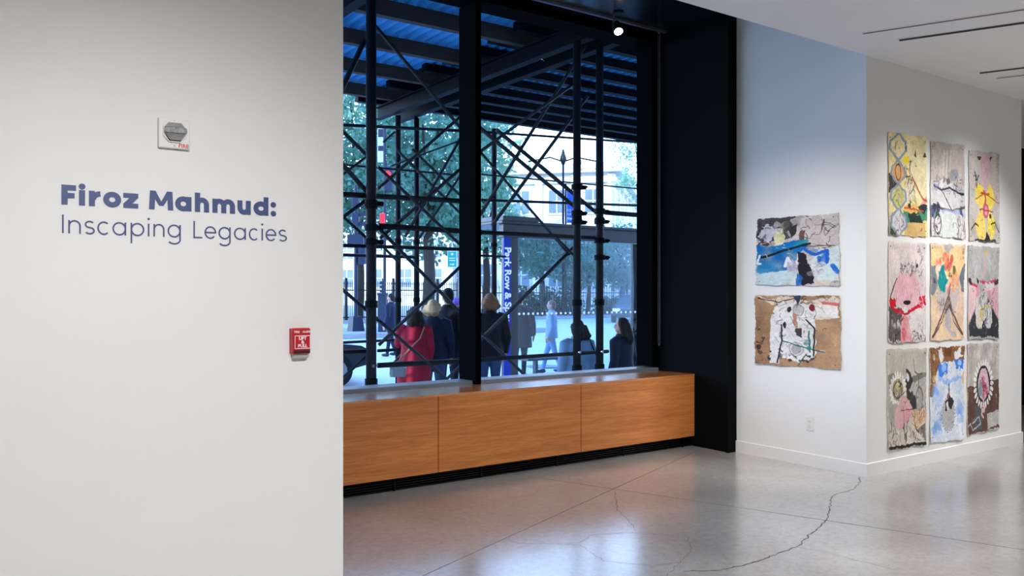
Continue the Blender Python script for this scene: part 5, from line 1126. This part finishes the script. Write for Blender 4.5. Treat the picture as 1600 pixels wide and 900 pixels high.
# ================================================================== PEOPLE
def remesh(mb, name, voxel, smooth=4):
    m = mb.mesh(name); o = bpy.data.objects.new(name, m); COL.objects.link(o)
    bm = bmesh.new(); bm.from_mesh(m); bmesh.ops.recalc_face_normals(bm, faces=bm.faces); bm.to_mesh(m); bm.free()
    r = o.modifiers.new('r', 'REMESH'); r.mode = 'VOXEL'; r.voxel_size = voxel
    q = o.modifiers.new('s', 'SMOOTH'); q.factor = 0.5; q.iterations = smooth
    dg = bpy.context.evaluated_depsgraph_get(); dg.update()
    out = bpy.data.meshes.new_from_object(o.evaluated_get(dg)); bpy.data.objects.remove(o)
    out.name = name; out.polygons.foreach_set('use_smooth', [True]*len(out.polygons)); return out
def person(label, px, top_py, D, heading, H, hair, hair_len, top, pants, style='jacket', arms=None, lean=0.0, bulk=1.0, step=0.0, skin='skin', feet_z=None, group=None, head_turn=0.0):
    p = onD(px, 459, D); z0 = gz(p.y) if feet_z is None else feet_z; base = Vector((p.x, p.y, z0)); k = H / 1.73
    T = Matrix.Translation(base) @ Matrix.Rotation(heading - math.pi/2, 4, 'Z') @ Matrix.Scale(k, 4)
    t = thing('person', label, 'person', base, group)
    arms = arms or {}
    V = Vector; body, coat, hr = MB(), MB(), MB()
    ly = lean
    def tor(z): return ly * max(0, z - .95) / .6          # forward lean of the upper body
    body.rings([(0, tor(z) + y, z, rx*bulk, ry*bulk) for z, rx, ry, y in ((.84,.13,.10,0),(.95,.165,.12,0),(1.08,.14,.10,0),(1.22,.155,.11,0),(1.34,.165,.11,-.005),(1.41,.13,.09,-.01),(1.47,.055,.055,0))], 18)
    hy = tor(1.6); ct, st = math.cos(head_turn), math.sin(head_turn)
    def hp(x, y, z): return V((x*ct - y*st, hy + x*st + y*ct, z))
    body.path([V((0, tor(1.42) - .01, 1.42)), V((0, hy + .0, 1.56))], [.06, .052], 12)
    body.ell(hp(0, .012, 1.615), (.076, .094, .115), 18, 12); body.ell(hp(0, .045, 1.555), (.055, .056, .062)); body.ell(hp(0, .108, 1.60), (.014, .02, .026), 10, 7); body.ell(hp(0, .09, 1.555), (.026, .016, .012), 10, 7)
    for s in (-1, 1): body.ell(hp(s*.078, .0, 1.605), (.014, .022, .032), 10, 7)
    jac_hem = {'coat': .50, 'jacket': .80, 'hoodie': .84, 'long': .62}[style]
    hem_r = {'coat': .235, 'jacket': .195, 'hoodie': .19, 'long': .21}[style]
    rows = [(jac_hem, hem_r, hem_r*.8), (max(jac_hem+.1, .8), hem_r*.98, hem_r*.76), (1.0, .185, .142), (1.12, .172, .132), (1.25, .185, .138), (1.35, .19, .13), (1.42, .145, .105), (1.475, .082, .082), (1.50, .075, .075)]
    coat.rings([(0, tor(z), z, rx*bulk, ry*bulk) for z, rx, ry in rows], 22)
    for s, key in ((-1, 'l'), (1, 'r')):
        sh = V((s*.172*bulk, tor(1.385), 1.385)); el, wr = arms.get(key, ((s*.235*bulk, tor(1.1) - .03, 1.11), (s*.225*bulk, tor(.9) + .06, .87)))
        el, wr = V(el), V(wr); d = (wr - el).normalized()
        body.path([sh - V((s*.05, 0, 0)), sh, el, wr, wr + d*.03], [.055, .056, .044, .03, .03], 10)
        coat.path([sh - V((s*.06, 0, -.01)), sh + V((s*.012, 0, 0)), (sh + el)/2 + V((s*.004, 0, 0)), el, wr - d*.005], [.085, .082, .072, .066, .052], 12)
        sd = d.cross(V((s, 0, 0)));
        if sd.length < .2: sd = d.cross(V((0, 1, 0)))
        sd.normalize(); nrm = d.cross(sd).normalized()
        if nrm.x*s > 0: nrm = -nrm                       # palm side faces the body
        for q in (-.024, -.008, .008, .024): body.path([wr + d*.0 + sd*q*.6, wr + d*.085 + sd*q], [.016, .0145], 8)
        for q, L in ((-.027, .062), (-.009, .075), (.009, .08), (.027, .07)):
            a = wr + d*.08 + sd*q; body.path([a, a + d*L*.5 + nrm*.006, a + d*L*.92 + nrm*.03], [.0105, .0095, .008], 7)
        th = wr + d*.025 + sd*.028; body.path([th, th + d*.035 + sd*.024 + nrm*.008, th + d*.066 + sd*.022 + nrm*.018], [.013, .0115, .009], 7)
        hipx, st_ = s*.088, s*step
        kn, an = V((s*.092, .02 + st_*.5, .49)), V((s*.09, -.01 + st_, .09 + (.05 if st_ < 0 else 0)))
        body.path([V((hipx, 0, .93)), V((hipx*1.02, .005, .84)), kn, an], [.098*bulk, .094*bulk, .062, .046], 12)
        body.ell(an + V((s*.006, .06, -.045)), (.046, .135, .046), 12, 8)
    bm_ = remesh(body, 'body', .0115, 3)
    for mm in (M[skin], M[pants], M['shoe'], M[top]): bm_.materials.append(mm)
    nP = len(bm_.polygons); c = np.empty(nP*3); bm_.polygons.foreach_get('center', c); c = c.reshape(-1, 3); mi = np.zeros(nP, int)
    wrists = [V(arms.get(key, ((0, 0, 0), (s*.225*bulk, .06, .87)))[1]) for s, key in ((-1, 'l'), (1, 'r'))]
    legs = (c[:, 2] < .96) & (abs(c[:, 0]) < .2*bulk)
    hand = np.zeros(nP, bool)
    for w_ in wrists: hand |= np.linalg.norm(c - np.array(w_), axis=1) < .17
    mi[(c[:, 2] >= .96) & (c[:, 2] < 1.45)] = 3; mi[legs] = 1; mi[hand & ~((abs(c[:, 0]) < .17*bulk) & (c[:, 2] < .96))] = 0; mi[c[:, 2] < .095] = 2
    bm_.polygons.foreach_set('material_index', mi); bm_.transform(T); obj('body', bm_, None, t)
    cm = remesh(coat, style, .014, 4); cm.transform(T); obj({'long': 'coat'}.get(style, style), cm, M[top], t)
    hr.ell(hp(0, -.012, 1.64), (.086, .10, .103), 18, 12); hr.ell(hp(0, -.05, 1.605), (.076, .062, .095), 14, 9)
    if hair_len > 0:
        for s in (-.05, 0, .05): hr.path([hp(s, -.06, 1.64), hp(s*1.5, -.095, 1.52), hp(s*1.7, -.105 - .02, 1.60 - hair_len*.7), hp(s*1.4, -.12, 1.60 - hair_len)], [.06, .065, .06, .03], 10)
        for s in (-1, 1): hr.path([hp(s*.07, .02, 1.67), hp(s*.092, .0, 1.58), hp(s*.10, -.03, 1.60 - hair_len*.6)], [.04, .036, .026], 8)
    hm = remesh(hr, 'hair', .013, 2); hm.transform(T); obj('hair', hm, M[hair], t)
    for s in (-1, 1):
        e = MB().ell(hp(s*.03, .096, 1.625), (.013, .008, .009), 8, 6).mesh('eye', True); e.transform(T); obj('eye', e, M['eye'], t)
    return t, T
for n_, c_ in (('hair_dark', (40, 32, 30)), ('hair_brown', (78, 58, 44)), ('hair_blonde', (206, 176, 132)), ('hair_light', (150, 108, 78)), ('coat_red', (176, 26, 54)), ('navy', (26, 38, 66)), ('black_cloth', (26, 28, 34)), ('jeans', (62, 88, 130)),
               ('denim', (120, 156, 196)), ('dark_blue', (24, 34, 58)), ('brown_cloth', (84, 70, 66)), ('pale_blue', (150, 176, 206)), ('purple', (120, 80, 160)), ('pinkcloth', (214, 170, 196)), ('grey_leather', (150, 156, 160)), ('tan_strap', (160, 130, 100)), ('eye', (30, 26, 24))):
    M[n_] = mat(n_ + '_surface', c_, .7 if n_ != 'eye' else .2, spec=.3, noise=.15, scale=14, bump=.1 if 'hair' in n_ else 0, bscale=60)
AW = math.atan2(SA, CA)   # heading straight away from the camera
r1, T1 = person('person in a long red coat with a bag strap, back to the window', 647, 480, 11.4, AW + .15, 1.57, 'hair_dark', .16, 'coat_red', 'black_cloth', 'coat', arms={'l': ((-.24, .10, 1.16), (-.13, .27, 1.30)), 'r': ((.25, -.02, 1.13), (.24, .10, .93))}, bulk=1.12, head_turn=.2)
person('person in a navy jacket and blue jeans next to the red coat', 677, 468, 11.8, AW - .1, 1.665, 'hair_blonde', .04, 'navy', 'jeans', 'jacket', bulk=1.12, head_turn=-.3)
person('tall person in a black jacket close to the left of the mullion', 700, 450, 12.6, AW - .2, 1.83, 'hair_dark', 0, 'black_cloth', 'dark_blue', 'jacket', bulk=1.05, head_turn=.5)
person('person in a black top and jeans just right of the mullion', 765, 459, 12.1, AW + .3, 1.75, 'hair_light', .06, 'black_cloth', 'jeans', 'jacket', bulk=1.1)
person('person in a brown coat behind the bus stop sign pillar', 812, 470, 17.4, AW - .3, 1.75, 'hair_dark', 0, 'brown_cloth', 'black_cloth', 'long', bulk=1.25)
r7, T7 = person('person in a pale denim jacket behind the double scaffold posts', 902, 499, 9.95, AW + .35, 1.44, 'hair_dark', .16, 'denim', 'jeans', 'jacket', bulk=1.08, head_turn=.5)
person('person in a dark blue coat standing right of the double posts', 972, 497, 10.3, AW + .9, 1.45, 'hair_dark', .26, 'dark_blue', 'black_cloth', 'long', bulk=1.15, head_turn=.5)
person('person in dark clothes half hidden by the right jamb', 1001, 507, 11.4, AW + .2, 1.42, 'hair_dark', .1, 'black_cloth', 'black_cloth', 'long', bulk=1.1)
person('pedestrian in pale blue crossing the bright street', 862, 480, 19.3, AW + 1.45, 1.70, 'hair_light', 0, 'pale_blue', 'denim', 'hoodie', step=.22)
person('distant pedestrian in dark blue behind the left post', 611, 471, 22.5, AW + 1.2, 1.72, 'hair_dark', 0, 'navy', 'dark_blue', 'jacket', step=.18)
person('distant pedestrian in purple and pink next to the mullion', 714, 464, 19.5, AW - 1.2, 1.72, 'purple', .03, 'pinkcloth', 'dark_blue', 'hoodie')
def bag(label, T, c, size, mt, strap):
    t = thing('shoulder_bag', label, 'bag', (T @ Matrix.Translation(c)).to_translation(), 'bags worn by people outside')
    x, y, z = size
    m = MB().loft([[Vector((c[0] + a*x*w, c[1] + b*y*w, c[2] + h)) for a, b in ((-1,-.6),(-.6,-1),(.6,-1),(1,-.6),(1,.6),(.6,1),(-.6,1),(-1,.6))] for h, w in ((-z, .9), (-z*.6, 1), (z*.5, .92), (z, .8))]).mesh('bag_body'); m.transform(T); obj('bag_body', m, M[mt], t)
    m = MB().path([Vector(q) for q in strap], .011, 6).mesh('strap'); m.transform(T); obj('strap', m, M['tan_strap' if mt != 'black_cloth' else 'black_cloth'], t)
    m = MB().loft([[Vector((c[0] + a*x*.96, c[1] + b*y*1.06, c[2] + h)) for a, b in ((-1,-1),(1,-1),(1,1),(-1,1))] for h in (z*.15, z*1.02)]).mesh('flap'); m.transform(T); obj('flap', m, M[mt], t)
bag('grey leather bag hanging at the side of the red coat', T1, (-.24, -.14, .80), (.13, .05, .11), 'grey_leather', [(-.28,-.16,.88),(-.10,-.19,1.08),(.08,-.19,1.26),(.15,-.12,1.43),(.12,.0,1.46),(.0,.16,1.25),(-.2,.16,1.0),(-.33,-.08,.88)])
bag('dark shoulder bag on the person in pale denim', T7, (.27, -.06, .86), (.06, .13, .12), 'black_cloth', [(.28,-.14,.96),(.24,-.15,1.2),(.17,-.06,1.44),(.2,.06,1.38),(.28,.08,1.15),(.29,.05,.96)])
